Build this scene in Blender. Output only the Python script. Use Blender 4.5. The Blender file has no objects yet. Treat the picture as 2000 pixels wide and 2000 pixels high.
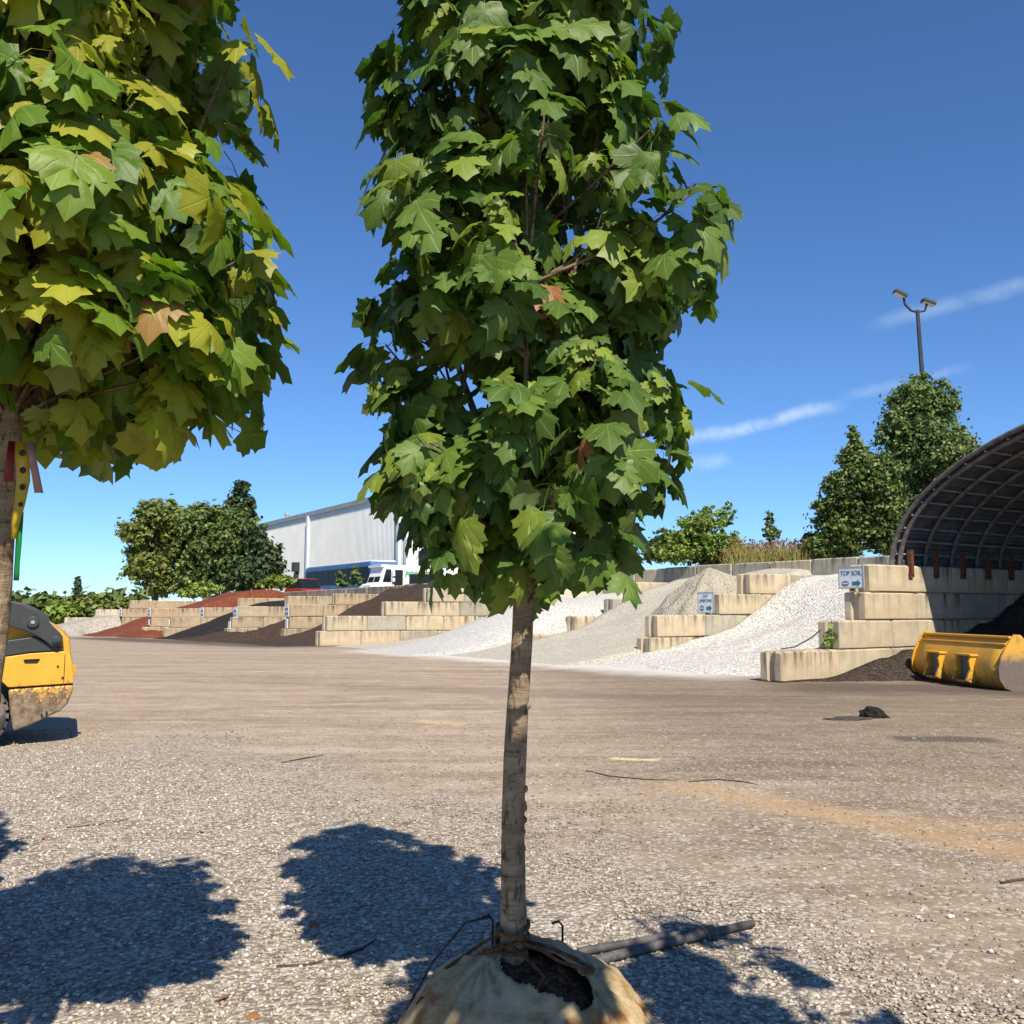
import bpy, bmesh, math, random
import numpy as np
from mathutils import Vector, Matrix, noise as mnoise
R = math.radians
rng = np.random.default_rng(7); random.seed(7)
S = bpy.context.scene; COL = S.collection

# ---------------------------------------------------------------- camera
F = 1850.0; CX = CY = 1000.0; HZ = 1190.0; CAMH = 1.5
PITCH = math.atan((HZ - CY) / F)
cam_d = bpy.data.cameras.new('camera'); cam = bpy.data.objects.new('camera', cam_d); COL.objects.link(cam)
cam.location = (0, 0, CAMH); cam.rotation_euler = (math.pi / 2 + PITCH, 0, 0)
cam_d.sensor_width = 36; cam_d.lens = 36 * F / 2000; cam_d.clip_start = 0.05; cam_d.clip_end = 3000
S.camera = cam

# ---------------------------------------------------------------- light
SUN_EL = R(48.5); SX, SY = 0.30, -0.954
sun_d = bpy.data.lights.new('sun', 'SUN'); sun_d.energy = 5.0; sun_d.angle = R(0.53); sun_d.color = (1, .915, .77)
sun = bpy.data.objects.new('sun', sun_d); COL.objects.link(sun)
tosun = Vector((SX * math.cos(SUN_EL), SY * math.cos(SUN_EL), math.sin(SUN_EL)))
sun.rotation_euler = tosun.to_track_quat('Z', 'Y').to_euler()
sun.location = (0, 0, 30)
S.view_settings.view_transform = 'Standard'; S.view_settings.look = 'None'
S.view_settings.exposure = 0.5; S.view_settings.gamma = 1.0
SKYTINT = (.64, .83, 1.0)
W = bpy.data.worlds.new('World'); S.world = W; W.use_nodes = True


def pixdir(x, y):
    a = (x - CX) / F; b = (CY - y) / F
    c, s = math.cos(PITCH), math.sin(PITCH)
    return Vector((a, c - b * s, s + b * c))


def atY(x, y, Y):                       # point on the pixel's ray at forward distance Y
    d = pixdir(x, y); return Vector((0, 0, CAMH)) + d * (Y / d.y)


def onz(x, y, z=0.0):                   # point where the pixel's ray meets height z
    d = pixdir(x, y); return Vector((0, 0, CAMH)) + d * ((z - CAMH) / d.z)


class NT:
    def __init__(s, tree): s.t = tree; s.n = tree.nodes; s.l = tree.links

    def node(s, typ, **kw):
        nd = s.n.new(typ)
        for k, v in kw.items(): setattr(nd, k, v)
        return nd

    def put(s, sock, v):
        if isinstance(v, bpy.types.NodeSocket): s.l.new(v, sock)
        elif v is not None:
            if isinstance(v, (tuple, list)) and len(v) == 3 and sock.type == 'RGBA': v = (*v, 1)
            sock.default_value = v

    def math(s, op, a, b=None, c=None, clamp=False):
        nd = s.node('ShaderNodeMath', operation=op, use_clamp=clamp)
        s.put(nd.inputs[0], a); s.put(nd.inputs[1], b)
        if c is not None: s.put(nd.inputs[2], c)
        return nd.outputs[0]

    def vmath(s, op, a, b=None):
        nd = s.node('ShaderNodeVectorMath', operation=op); s.put(nd.inputs[0], a)
        if b is not None: s.put(nd.inputs[1], b)
        return nd.outputs['Value'] if op in ('DOT_PRODUCT', 'LENGTH', 'DISTANCE') else nd.outputs[0]

    def mix(s, f, a, b, blend='MIX'):
        nd = s.node('ShaderNodeMix', data_type='RGBA', blend_type=blend)
        s.put(nd.inputs[0], f); s.put(nd.inputs[6], a); s.put(nd.inputs[7], b); return nd.outputs[2]

    def noise(s, vec, scale, detail=4, rough=.55, dist=0.0, out=0):
        nd = s.node('ShaderNodeTexNoise'); s.put(nd.inputs['Vector'], vec)
        nd.inputs['Scale'].default_value = scale; nd.inputs['Detail'].default_value = detail
        nd.inputs['Roughness'].default_value = rough; nd.inputs['Distortion'].default_value = dist
        return nd.outputs[out]

    def voro(s, vec, scale, feature='F1', out='Distance', rand=1.0):
        nd = s.node('ShaderNodeTexVoronoi', feature=feature); s.put(nd.inputs['Vector'], vec)
        nd.inputs['Scale'].default_value = scale; nd.inputs['Randomness'].default_value = rand
        return nd.outputs[out]

    def sstep(s, v, a, b, lo=0.0, hi=1.0):
        nd = s.node('ShaderNodeMapRange', interpolation_type='SMOOTHSTEP'); s.put(nd.inputs[0], v)
        nd.inputs[1].default_value = a; nd.inputs[2].default_value = b
        nd.inputs[3].default_value = lo; nd.inputs[4].default_value = hi
        return nd.outputs[0]

    def ramp(s, f, stops):
        nd = s.node('ShaderNodeValToRGB'); s.put(nd.inputs[0], f); e = nd.color_ramp.elements
        while len(e) < len(stops): e.new(0.5)
        for el, (p, c) in zip(e, stops): el.position = p; el.color = (*c, 1) if len(c) == 3 else c
        return nd.outputs[0]

    def mapping(s, vec, scale=(1, 1, 1), rot=(0, 0, 0), loc=(0, 0, 0)):
        nd = s.node('ShaderNodeMapping'); s.put(nd.inputs[0], vec)
        nd.inputs[1].default_value = loc; nd.inputs[2].default_value = rot; nd.inputs[3].default_value = scale
        return nd.outputs[0]

    def bump(s, h, strength=.5, dist=.02, normal=None):
        nd = s.node('ShaderNodeBump'); s.put(nd.inputs['Height'], h)
        nd.inputs['Strength'].default_value = strength; nd.inputs['Distance'].default_value = dist
        if normal is not None: s.put(nd.inputs['Normal'], normal)
        return nd.outputs[0]

    def sep(s, v):
        nd = s.node('ShaderNodeSeparateXYZ'); s.put(nd.inputs[0], v); return nd.outputs

    def pos(s): return s.node('ShaderNodeNewGeometry').outputs['Position']
    def obj(s): return s.node('ShaderNodeTexCoord').outputs['Object']
    def orand(s): return s.node('ShaderNodeObjectInfo').outputs['Random']


def material(name, fn):
    m = bpy.data.materials.new(name); m.use_nodes = True
    t = NT(m.node_tree); b = m.node_tree.nodes['Principled BSDF']
    b.inputs['Specular IOR Level'].default_value = .35
    r = fn(t, b) or {}
    for k, v in r.items(): t.put(b.inputs[k], v)
    return m


# ---------------------------------------------------------------- sky
t = NT(W.node_tree); bg = W.node_tree.nodes['Background']
sky = t.node('ShaderNodeTexSky', sky_type='NISHITA'); sky.sun_disc = False
sky.sun_elevation = SUN_EL; sky.sun_rotation = math.atan2(SX, SY)
sky.altitude = 1500; sky.air_density = 1.0; sky.dust_density = 0.0; sky.ozone_density = 6.0
dvec = t.node('ShaderNodeTexCoord').outputs['Generated']
cl = None
# thin contrails: great-circle streaks, ragged by noise
for (x0, y0, x1, y1, wd, am) in [(1310, 866, 1650, 788, .0062, .50), (1690, 640, 2130, 520, .0070, .20), (1640, 775, 1900, 716, .005, .16),
                                 (1300, 912, 1430, 892, .0075, .30), (255, 876, 330, 866, .004, .25)]:
    a = pixdir(x0, y0).normalized(); b = pixdir(x1, y1).normalized()
    n_ = a.cross(b).normalized(); tan = (b - a).normalized(); mid = (a + b) / 2; half = (b - a).length / 2
    wob = t.math('MULTIPLY', t.math('SUBTRACT', t.noise(dvec, 14, 4, .6), .5), .016)
    dist = t.math('ABSOLUTE', t.math('ADD', t.vmath('DOT_PRODUCT', dvec, tuple(n_)), wob))
    al = t.math('ABSOLUTE', t.vmath('DOT_PRODUCT', t.vmath('SUBTRACT', dvec, tuple(mid)), tuple(tan)))
    near = t.math('GREATER_THAN', t.vmath('DOT_PRODUCT', dvec, tuple(mid.normalized())), .5)
    m1 = t.math('MULTIPLY', t.sstep(dist, 0, wd * 1.6, 1, 0), t.sstep(al, half * .55, half * 1.1, 1, 0))
    m1 = t.math('MULTIPLY', t.math('MULTIPLY', m1, near), t.sstep(t.noise(dvec, 45, 5, .65), .12, .66))
    m1 = t.math('MULTIPLY', m1, am)
    cl = m1 if cl is None else t.math('ADD', cl, m1)
skyt = t.mix(1.0, sky.outputs[0], SKYTINT, 'MULTIPLY')
skyc = t.mix(t.math('MINIMUM', cl, .7), skyt, (5.6, 6.6, 7.6))
t.put(bg.inputs['Color'], skyc); bg.inputs['Strength'].default_value = .108


# ---------------------------------------------------------------- mesh helpers
class MB:
    def __init__(s): s.v = []; s.f = []; s.uv = None

    def add(s, vs, fs):
        o = len(s.v); s.v += [tuple(p) for p in vs]; s.f += [tuple(i + o for i in q) for q in fs]; return s

    def box(s, x0, x1, y0, y1, z0, z1, M=None):
        vs = [Vector((x, y, z)) for x in (x0, x1) for y in (y0, y1) for z in (z0, z1)]
        if M is not None: vs = [M @ p for p in vs]
        return s.add(vs, [(0, 1, 3, 2), (4, 6, 7, 5), (0, 4, 5, 1), (2, 3, 7, 6), (0, 2, 6, 4), (1, 5, 7, 3)])

    def tube(s, pts, rad, n=8, cap=True, wob=0.0):
        pts = [Vector(p) for p in pts]
        if not hasattr(rad, '__len__'): rad = [rad] * len(pts)
        vs = []; up = Vector((0, 0, 1)); last = None
        for i, p in enumerate(pts):
            d = (pts[min(i + 1, len(pts) - 1)] - pts[max(i - 1, 0)]).normalized()
            if last is None:
                a = d.cross(up if abs(d.z) < .9 else Vector((1, 0, 0))).normalized()
            else:
                a = (last - d * last.dot(d)).normalized()
            last = a; b = d.cross(a)
            for k in range(n):
                th = 2 * math.pi * k / n; r = rad[i] * (1 + wob * (random.random() - .5))
                vs.append(p + a * (math.cos(th) * r) + b * (math.sin(th) * r))
        fs = [(i * n + k, i * n + (k + 1) % n, (i + 1) * n + (k + 1) % n, (i + 1) * n + k) for i in range(len(pts) - 1) for k in range(n)]
        if cap: fs += [tuple(reversed(range(n))), tuple(range((len(pts) - 1) * n, len(pts) * n))]
        return s.add(vs, fs)

    def prism(s, poly, y0, y1, M=None):      # polygon in (x,z) extruded along y
        n = len(poly); vs = [Vector((x, y0, z)) for x, z in poly] + [Vector((x, y1, z)) for x, z in poly]
        if M is not None: vs = [M @ p for p in vs]
        return s.add(vs, [tuple(range(n)), tuple(reversed(range(n, 2 * n)))] + [(i, i + n, (i + 1) % n + n, (i + 1) % n) for i in range(n)])

    def grid(s, P):                          # P[i][j] -> point
        ni, nj = len(P), len(P[0])
        return s.add([p for row in P for p in row], [(i * nj + j, (i + 1) * nj + j, (i + 1) * nj + j + 1, i * nj + j + 1) for i in range(ni - 1) for j in range(nj - 1)])

    def mesh(s, name, smooth=False):
        m = bpy.data.meshes.new(name); m.from_pydata(s.v, [], s.f); m.validate()
        bm = bmesh.new(); bm.from_mesh(m); bmesh.ops.recalc_face_normals(bm, faces=bm.faces); bm.to_mesh(m); bm.free()
        if smooth: m.polygons.foreach_set('use_smooth', [True] * len(m.polygons))
        m.update(); return m


def link(o, parent=None):
    COL.objects.link(o)
    if parent is not None: o.parent = parent
    return o


def obj(name, mb, mat, parent=None, smooth=False, bevel=0, autosmooth=None):
    me = mb.mesh(name, smooth) if isinstance(mb, MB) else mb
    o = bpy.data.objects.new(name, me)
    if mat is not None and not me.materials: me.materials.append(mat)
    link(o, parent)
    if bevel:
        md = o.modifiers.new('bevel', 'BEVEL'); md.width = bevel; md.segments = 2; md.limit_method = 'ANGLE'; md.angle_limit = R(40)
    return o


def tag(o, label=None, cat=None, group=None, kind=None):
    for k, v in (('label', label), ('category', cat), ('group', group), ('kind', kind)):
        if v: o[k] = v
    return o


def empty(name, loc=(0, 0, 0), rz=0.0, label=None, cat=None, group=None):
    o = bpy.data.objects.new(name, None); o.location = loc; o.rotation_euler = (0, 0, rz); o.empty_display_size = .1
    COL.objects.link(o); return tag(o, label, cat, group)


def npmesh(name, V, Fc, mat=None, smooth=False, attr=None):
    me = bpy.data.meshes.new(name); nF, k = Fc.shape
    me.vertices.add(len(V)); me.vertices.foreach_set('co', V.astype(np.float32).ravel())
    me.loops.add(nF * k); me.loops.foreach_set('vertex_index', Fc.astype(np.int32).ravel())
    me.polygons.add(nF); me.polygons.foreach_set('loop_start', np.arange(0, nF * k, k, dtype=np.int32))
    me.polygons.foreach_set('loop_total', np.full(nF, k, dtype=np.int32))
    if smooth: me.polygons.foreach_set('use_smooth', np.ones(nF, dtype=bool))
    for an, ad in (attr or {}).items():
        at = me.attributes.new(an, 'FLOAT_COLOR', 'POINT'); d4 = np.ones((len(V), 4), np.float32); d4[:, :ad.shape[1]] = ad
        at.data.foreach_set('color', d4.ravel())
    me.update(calc_edges=True)
    if mat: me.materials.append(mat)
    return me


def fbm(x, y, z=0.0, o=4):
    return mnoise.fractal(Vector((x, y, z)), 1.0, 2.0, o)


def sst(a, b, x):
    t_ = min(1, max(0, (x - a) / (b - a))); return t_ * t_ * (3 - 2 * t_)


def gz(x, y):                            # height of the yard ground
    d = math.hypot(x, y)
    z = -.40 * sst(30, 78, y) - .25 * sst(90, 200, d)
    z += .035 * fbm(x * .18, y * .18, 3.1, 2) * sst(2, 8, d)
    return z


# bin frame: s runs along the row of bins (away to the left), v runs into the bins
P0 = Vector((5.57, 19.8, 0)); U = Vector((-.533, .846, 0)).normalized(); Vv = Vector((U.y, -U.x, 0))
BINROT = math.atan2(Vv.y, Vv.x)


def sv(s, v, z=0.0):
    p = P0 + U * s + Vv * v; return Vector((p.x, p.y, z))
# ---------------------------------------------------------------- materials
def seg_mask(t, p, a, b, wd, ns=1.2, amp=.5):
    """soft band along the ground segment a-b (dirt patch with a ragged outline)"""
    a = Vector((*a, 0)); b = Vector((*b, 0)); d = b - a; L = d.length; d.normalize()
    rel = t.vmath('SUBTRACT', p, tuple(a))
    al = t.math('DIVIDE', t.vmath('DOT_PRODUCT', rel, tuple(d)), L)
    pr = t.math('ABSOLUTE', t.vmath('DOT_PRODUCT', rel, (-d.y, d.x, 0)))
    pr = t.math('ADD', pr, t.math('MULTIPLY', t.math('SUBTRACT', t.noise(p, ns, 5, .65), .5), amp * 2))
    m = t.math('MULTIPLY', t.sstep(pr, wd * .2, wd, 1, 0), t.sstep(al, -.08, .1))
    return t.math('MULTIPLY', m, t.sstep(al, .9, 1.1, 1, 0))


def ground_fn(t, b):
    p = t.pos(); x, y, z = t.sep(p)
    flat = t.mapping(p, (1, 1, 0))
    n1 = t.noise(flat, .35, 6, .6); n2 = t.noise(flat, 2.2, 6, .65); n3 = t.noise(flat, 11, 5, .7)
    trk = t.noise(t.mapping(p, (.16, 1.2, 0), (0, 0, R(9))), 1.0, 6, .68, 1.3)
    trk2 = t.noise(t.mapping(p, (.12, 1.1, 0), (0, 0, R(-14)), (5, 3, 0)), 1.0, 6, .68, 1.0)
    dirt = t.ramp(t.math('ADD', t.math('MULTIPLY', trk, .6), t.math('MULTIPLY', n2, .4)),
                  [(.30, (.20, .150, .104)), (.48, (.33, .256, .182)), (.66, (.46, .375, .275))])
    dirt = t.mix(t.sstep(trk2, .5, .64, 0, .7), dirt, (.215, .165, .12))
    fine = t.noise(t.mapping(p, (.8, 3.6, 0), (0, 0, R(6)), (2, 7, 0)), 1.0, 6, .75, 1.1)
    dirt = t.mix(t.sstep(fine, .52, .68, 0, .55), dirt, (.47, .40, .31))
    dirt = t.mix(t.sstep(fine, .33, .44, .45, 0), dirt, (.17, .13, .098))
    dirt = t.mix(t.sstep(n1, .48, .66, 0, .5), dirt, (.36, .275, .19))
    dkr = t.math('MULTIPLY', t.sstep(t.math('ADD', x, t.math('MULTIPLY', n1, 3)), 1.0, 4.5), t.sstep(y, 3, 11, .45, 1))
    dirt = t.mix(t.math('MULTIPLY', dkr, .75), dirt, t.mix(1.0, dirt, (.52, .49, .46), 'MULTIPLY'))
    # grey crushed stone in the near left
    bias = t.math('MAXIMUM', t.math('MULTIPLY', t.math('SUBTRACT', t.math('ADD', y, t.math('MULTIPLY', x, 1.15)), 6.4), .3), t.math('MULTIPLY', t.math('SUBTRACT', y, 10.8), .35))
    gm = t.sstep(t.math('ADD', bias, t.math('MULTIPLY', t.math('SUBTRACT', t.noise(flat, .75, 6, .65), .5), 2.6)), -.25, .40, 1, 0)
    gm2 = t.math('MULTIPLY', t.sstep(n2, .52, .66), t.sstep(y, 4, 13, .7, 0))
    gm = t.math('MAXIMUM', gm, gm2)
    cell = t.voro(flat, 42, 'F1', 'Color'); cd = t.voro(flat, 42, 'F1', 'Distance')
    cs = t.sep(cell)
    stone = t.ramp(cs[0], [(0, (.20, .16, .12)), (.45, (.39, .33, .255)), (.8, (.51, .445, .355)), (1, (.64, .59, .50))])
    stone = t.mix(t.sstep(cd, .35, .75, 0, .75), stone, (.14, .118, .096))
    c = t.mix(t.math('MULTIPLY', gm, .92), dirt, stone)
    c = t.mix(t.math('MULTIPLY', t.sstep(cs[1], .80, .86), t.sstep(y, 5, 16, .55, .16)), c, (.55, .52, .47))   # scattered chips
    c = t.mix(t.sstep(n3, .55, .75, 0, .35), c, (.19, .15, .115))
    sp = t.voro(flat, 6.5, 'F1', 'Distance'); sr = t.sep(t.voro(flat, 6.5, 'F1', 'Color'))
    c = t.mix(t.math('MULTIPLY', t.sstep(sp, .10, .17, .8, 0), t.math('GREATER_THAN', sr[0], .55)), c, (.58, .53, .45))
    c = t.mix(t.math('MULTIPLY', t.sstep(sp, .12, .2, .7, 0), t.math('LESS_THAN', sr[0], .2)), c, (.11, .082, .06))
    clump = t.noise(flat, 5, 5, .75)
    c = t.mix(t.sstep(clump, .54, .66, 0, .5), c, t.mix(1.0, c, (.55, .52, .48), 'MULTIPLY'))
    c = t.mix(t.sstep(clump, .34, .44, .4, 0), c, t.mix(1.0, c, (1.35, 1.33, 1.3), 'MULTIPLY'))
    grit = t.noise(flat, 34, 3, .8)
    c = t.mix(t.sstep(grit, .56, .68, 0, .6), c, (.13, .098, .072))
    c = t.mix(t.sstep(grit, .30, .40, .5, 0), c, (.56, .49, .39))
    # spilled soils
    og = seg_mask(t, p, (1.3, 8.4), (3.6, 5.5), .42, 1.6, .34)
    og2 = seg_mask(t, p, (2.2, 6.9), (4.2, 6.6), .4, 1.9, .4)
    c = t.mix(t.math('MULTIPLY', t.math('MAXIMUM', og, t.math('MULTIPLY', og2, .7)), .5), c, (.47, .30, .15))
    ys = seg_mask(t, p, (1.0, 9.75), (1.45, 9.6), .10, 3, .07)
    c = t.mix(t.math('MULTIPLY', ys, .9), c, (.66, .52, .30))
    ys2 = seg_mask(t, p, (-1.3, 13.0), (-.6, 12.6), .28, 2, .2)
    c = t.mix(t.math('MULTIPLY', ys2, .6), c, (.55, .42, .25))
    # pale stone dust before the limestone bins
    ld = seg_mask(t, p, (5.4, 21.6), (-5.0, 36), 2.6, .7, 1.1)
    c = t.mix(t.math('MULTIPLY', ld, .88), c, (.60, .565, .51))
    # dark soil and mulch fines tracked before the hoop shed and the mulch bins
    dk = seg_mask(t, p, (13, 16.5), (5.2, 18.9), 2.3, .8, 1.3)
    c = t.mix(t.math('MULTIPLY', dk, .78), c, (.085, .066, .054))
    dk2 = seg_mask(t, p, (-8.2, 38.5), (-27, 60), 3.2, .5, 1.6)
    c = t.mix(t.math('MULTIPLY', dk2, .85), c, (.075, .056, .047))
    dk3 = seg_mask(t, p, (4.4, 11.2), (5.6, 11.1), .35, 2, .2)
    c = t.mix(t.math('MULTIPLY', dk3, .75), c, (.07, .055, .045))
    dk4 = seg_mask(t, p, (-6, 20), (6, 15.2), 1.1, .6, 1.0)
    c = t.mix(t.math('MULTIPLY', dk4, .35), c, (.14, .11, .09))
    far = t.sstep(y, 75, 120)
    c = t.mix(far, c, (.12, .14, .06))
    h = t.math('ADD', t.math('MULTIPLY', t.math('SUBTRACT', 1, cd), t.math('ADD', t.math('MULTIPLY', gm, .8), .12)), t.math('MULTIPLY', n3, .6))
    h = t.math('ADD', h, t.math('MULTIPLY', t.noise(flat, 60, 3, .7), .5))
    return {'Base Color': c, 'Roughness': .93, 'Specular IOR Level': .2, 'Normal': t.bump(h, .8, .016)}


M_ground = material('yard_ground', ground_fn)


def concrete_fn(t, b):
    o = t.obj(); r = t.orand(); x, y, z = t.sep(o)
    off = t.vmath('ADD', o, t.node('ShaderNodeCombineXYZ').outputs[0])
    sh = t.node('ShaderNodeCombineXYZ'); t.put(sh.inputs[0], t.math('MULTIPLY', r, 37)); t.put(sh.inputs[1], t.math('MULTIPLY', r, 91))
    q = t.vmath('ADD', o, sh.outputs[0])
    n = t.noise(q, 2.5, 6, .62); f = t.noise(q, 26, 4, .7)
    base = t.ramp(n, [(.25, (.38, .325, .23)), (.55, (.50, .435, .315)), (.8, (.57, .51, .39))])
    tint = t.ramp(t.math('FRACT', t.math('MULTIPLY', r, 7.31)), [(0, (.92, .9, .88)), (.35, (1.04, .98, .9)), (.6, (1.05, .94, .86)), (1, (1.1, 1.1, 1.08))])
    base = t.mix(.8, base, tint, 'MULTIPLY')
    streak = t.noise(t.mapping(q, (7, 7, .55)), 1, 5, .65)
    topw = t.sstep(z, .12, .62)
    st = t.math('MULTIPLY', t.sstep(streak, .44, .66), t.math('ADD', t.math('MULTIPLY', topw, .8), .2))
    st = t.math('MULTIPLY', st, t.sstep(t.math('FRACT', t.math('MULTIPLY', r, 13.7)), .05, .7, .35, 1.0))
    base = t.mix(st, base, (.12, .108, .085))
    base = t.mix(t.sstep(f, .56, .72, 0, .28), base, (.25, .21, .16))
    foot = t.math('MULTIPLY', t.sstep(z, 0, .22, 1, 0), t.sstep(n, .4, .65, 0, .5))
    base = t.mix(foot, base, (.28, .22, .16))
    return {'Base Color': base, 'Roughness': .92, 'Specular IOR Level': .2, 'Normal': t.bump(t.math('ADD', f, t.math('MULTIPLY', n, .7)), .5, .02)}


M_conc = material('weathered_concrete', concrete_fn)


def tinted_concrete(name, mul):
    def fn(t, b):
        d = concrete_fn(t, b); d['Base Color'] = t.mix(1.0, d['Base Color'], mul, 'MULTIPLY'); return d
    return material(name, fn)


M_conc_grey = tinted_concrete('grey_concrete', (.74, .80, .88))
M_conc_pale = tinted_concrete('pale_concrete', (1.15, 1.22, 1.34))
M_conc_pink = tinted_concrete('dusty_concrete', (.88, .82, .77))


def heap_mat(name, c0, c1, c2, cell=22, bump=.8, bd=.03, mott=1.0):
    def fn(t, b):
        p = t.pos(); v = t.voro(p, cell, 'F1', 'Color'); vd = t.voro(p, cell, 'F1', 'Distance'); n = t.noise(p, 1.3, 6, .62); f = t.noise(p, cell * 1.7, 3, .7)
        c = t.ramp(t.sep(v)[0], [(0, c0), (.5, c1), (1, c2)])
        c = t.mix(t.sstep(vd, .45, .8, 0, .55), c, tuple(.5 * q for q in c0))
        c = t.mix(t.sstep(n, .5, .68, 0, .3 * mott), c, c0)
        return {'Base Color': c, 'Roughness': .95, 'Specular IOR Level': .15,
                'Normal': t.bump(t.math('ADD', t.math('SUBTRACT', 1, vd), t.math('MULTIPLY', f, .5)), bump, bd)}
    return material(name, fn)


M_lime = heap_mat('limestone_chips', (.46, .44, .395), (.62, .595, .54), (.75, .725, .665), 15, 1.0, .04)
M_sand = heap_mat('limestone_screenings', (.38, .345, .28), (.50, .46, .38), (.59, .55, .465), 26)
M_dust = heap_mat('sandy_fill', (.37, .33, .255), (.44, .395, .31), (.50, .455, .365), 20, .8, .05)
M_grey = heap_mat('pale_grey_stone', (.42, .405, .375), (.54, .525, .49), (.64, .625, .59), 24)
M_brown = heap_mat('brown_mulch', (.040, .026, .019), (.068, .045, .033), (.105, .072, .052), 18, .9)
M_black = heap_mat('black_mulch', (.016, .013, .013), (.026, .022, .021), (.045, .038, .036), 18, .9)
M_red = heap_mat('red_mulch', (.115, .034, .019), (.185, .055, .030), (.26, .088, .05), 18, .9)
M_grav = heap_mat('tan_gravel', (.28, .25, .21), (.39, .35, .30), (.48, .44, .38), 14)
M_soil = heap_mat('topsoil', (.032, .024, .019), (.055, .042, .034), (.09, .07, .056), 22, .9)
M_stone = None


def bark_fn(c0, c1, c2, ring=26):
    def fn(t, b):
        o = t.obj(); ri = t.noise(t.mapping(o, (5, 5, ring)), 1, 5, .7, .6); n = t.noise(o, 9, 5, .65); ve = t.noise(t.mapping(o, (60, 60, 16)), 1, 5, .75)
        c = t.ramp(t.math('ADD', t.math('MULTIPLY', ri, .55), t.math('MULTIPLY', n, .45)), [(.36, c0), (.5, c1), (.64, c2)])
        c = t.mix(t.sstep(ve, .52, .64, 0, .8), c, tuple(.35 * q for q in c0))
        c = t.mix(t.sstep(t.noise(t.mapping(o, (9, 9, 55)), 1, 3, .6), .60, .68, 0, .7), c, tuple(.4 * q for q in c0))
        return {'Base Color': c, 'Roughness': .9, 'Specular IOR Level': .2,
                'Normal': t.bump(t.math('ADD', ri, t.math('ADD', t.math('MULTIPLY', ve, .7), n)), .9, .012)}
    return fn


M_bark = material('maple_bark', bark_fn((.15, .105, .065), (.28, .205, .13), (.42, .325, .215)))
M_bark2 = material('tree_bark', bark_fn((.06, .05, .04), (.11, .09, .07), (.17, .14, .11)))
M_twig = material('twig_bark', bark_fn((.13, .085, .055), (.22, .15, .10), (.32, .23, .16), 60))


def leaf_mat(name, use_object):
    """blade with veins (from the leaf's own uv), tint per leaf, light passing through"""
    m = bpy.data.materials.new(name); m.use_nodes = True; t = NT(m.node_tree); b = t.n['Principled BSDF']; out = t.n['Material Output']
    uv = t.node('ShaderNodeUVMap').outputs[0]; u, v, _ = t.sep(uv)
    if use_object: tint = t.node('ShaderNodeObjectInfo').outputs['Color']
    else: tint = t.node('ShaderNodeAttribute', attribute_name='tint').outputs['Color']
    x = t.math('SUBTRACT', u, .5); y = v
    ang = t.math('ARCTAN2', x, t.math('ADD', y, .02)); rad = t.math('POWER', t.math('ADD', t.math('MULTIPLY', x, x), t.math('MULTIPLY', y, y)), .5)
    dmin = None
    for a in (0, 46, -46, 92, -92):
        dd = t.math('MULTIPLY', t.math('ABSOLUTE', t.math('SUBTRACT', ang, R(a))), rad)
        dmin = dd if dmin is None else t.math('MINIMUM', dmin, dd)
    vein = t.sstep(dmin, .004, .022, .55, 0)
    side = t.sstep(t.math('ABSOLUTE', t.math('SUBTRACT', t.math('FRACT', t.math('MULTIPLY', t.math('SUBTRACT', rad, t.math('MULTIPLY', dmin, .9)), 8)), .5)), .0, .12, .16, 0)
    n = t.noise(t.mapping(uv, (1, 1, 1)), 5, 4, .6)
    n2 = t.noise(t.obj(), 3, 2, .5)
    c = t.mix(t.sstep(n, .35, .7, 0, .35), tint, t.mix(1.0, tint, (.62, .72, .6), 'MULTIPLY'))
    c = t.mix(t.math('MAXIMUM', vein, side), c, t.mix(.5, tint, (.34, .40, .12)))
    back = t.node('ShaderNodeNewGeometry').outputs['Backfacing']
    c2 = t.mix(t.math('MULTIPLY', back, .35), c, (.17, .22, .12))
    t.put(b.inputs['Base Color'], c2); b.inputs['Roughness'].default_value = .48; b.inputs['Specular IOR Level'].default_value = .38
    hb = t.math('ADD', t.math('MULTIPLY', vein, -.8), t.math('MULTIPLY', n, .8))
    nb = t.bump(hb, .35, .006); t.put(b.inputs['Normal'], nb)
    tr = t.node('ShaderNodeBsdfTranslucent'); t.put(tr.inputs[0], t.mix(1.0, c, (.95, 1.25, .4), 'MULTIPLY'))
    mx = t.node('ShaderNodeMixShader'); mx.inputs[0].default_value = .34
    t.l.new(b.outputs[0], mx.inputs[1]); t.l.new(tr.outputs[0], mx.inputs[2]); t.l.new(mx.outputs[0], out.inputs[0])
    return m


M_leaf_o = leaf_mat('maple_leaf', True)
M_leaf_s = leaf_mat('maple_leaf_mass', False)


def far_leaf(name, c0, c1, c2, tr=.25):
    m = bpy.data.materials.new(name); m.use_nodes = True; t = NT(m.node_tree); b = t.n['Principled BSDF']; out = t.n['Material Output']
    rnd = t.node('ShaderNodeNewGeometry').outputs['Random Per Island']; n = t.noise(t.pos(), .5, 3, .6)
    c = t.ramp(t.math('ADD', t.math('MULTIPLY', rnd, .6), t.math('MULTIPLY', n, .4)), [(.15, c0), (.5, c1), (.85, c2)])
    c = t.mix(1.0, c, (1.22, 1.03, .72), 'MULTIPLY'); t.put(b.inputs['Base Color'], c); b.inputs['Roughness'].default_value = .55; b.inputs['Specular IOR Level'].default_value = .3
    tb = t.node('ShaderNodeBsdfTranslucent'); t.put(tb.inputs[0], c)
    mx = t.node('ShaderNodeMixShader'); mx.inputs[0].default_value = tr
    t.l.new(b.outputs[0], mx.inputs[1]); t.l.new(tb.outputs[0], mx.inputs[2]); t.l.new(mx.outputs[0], out.inputs[0]); return m


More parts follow.
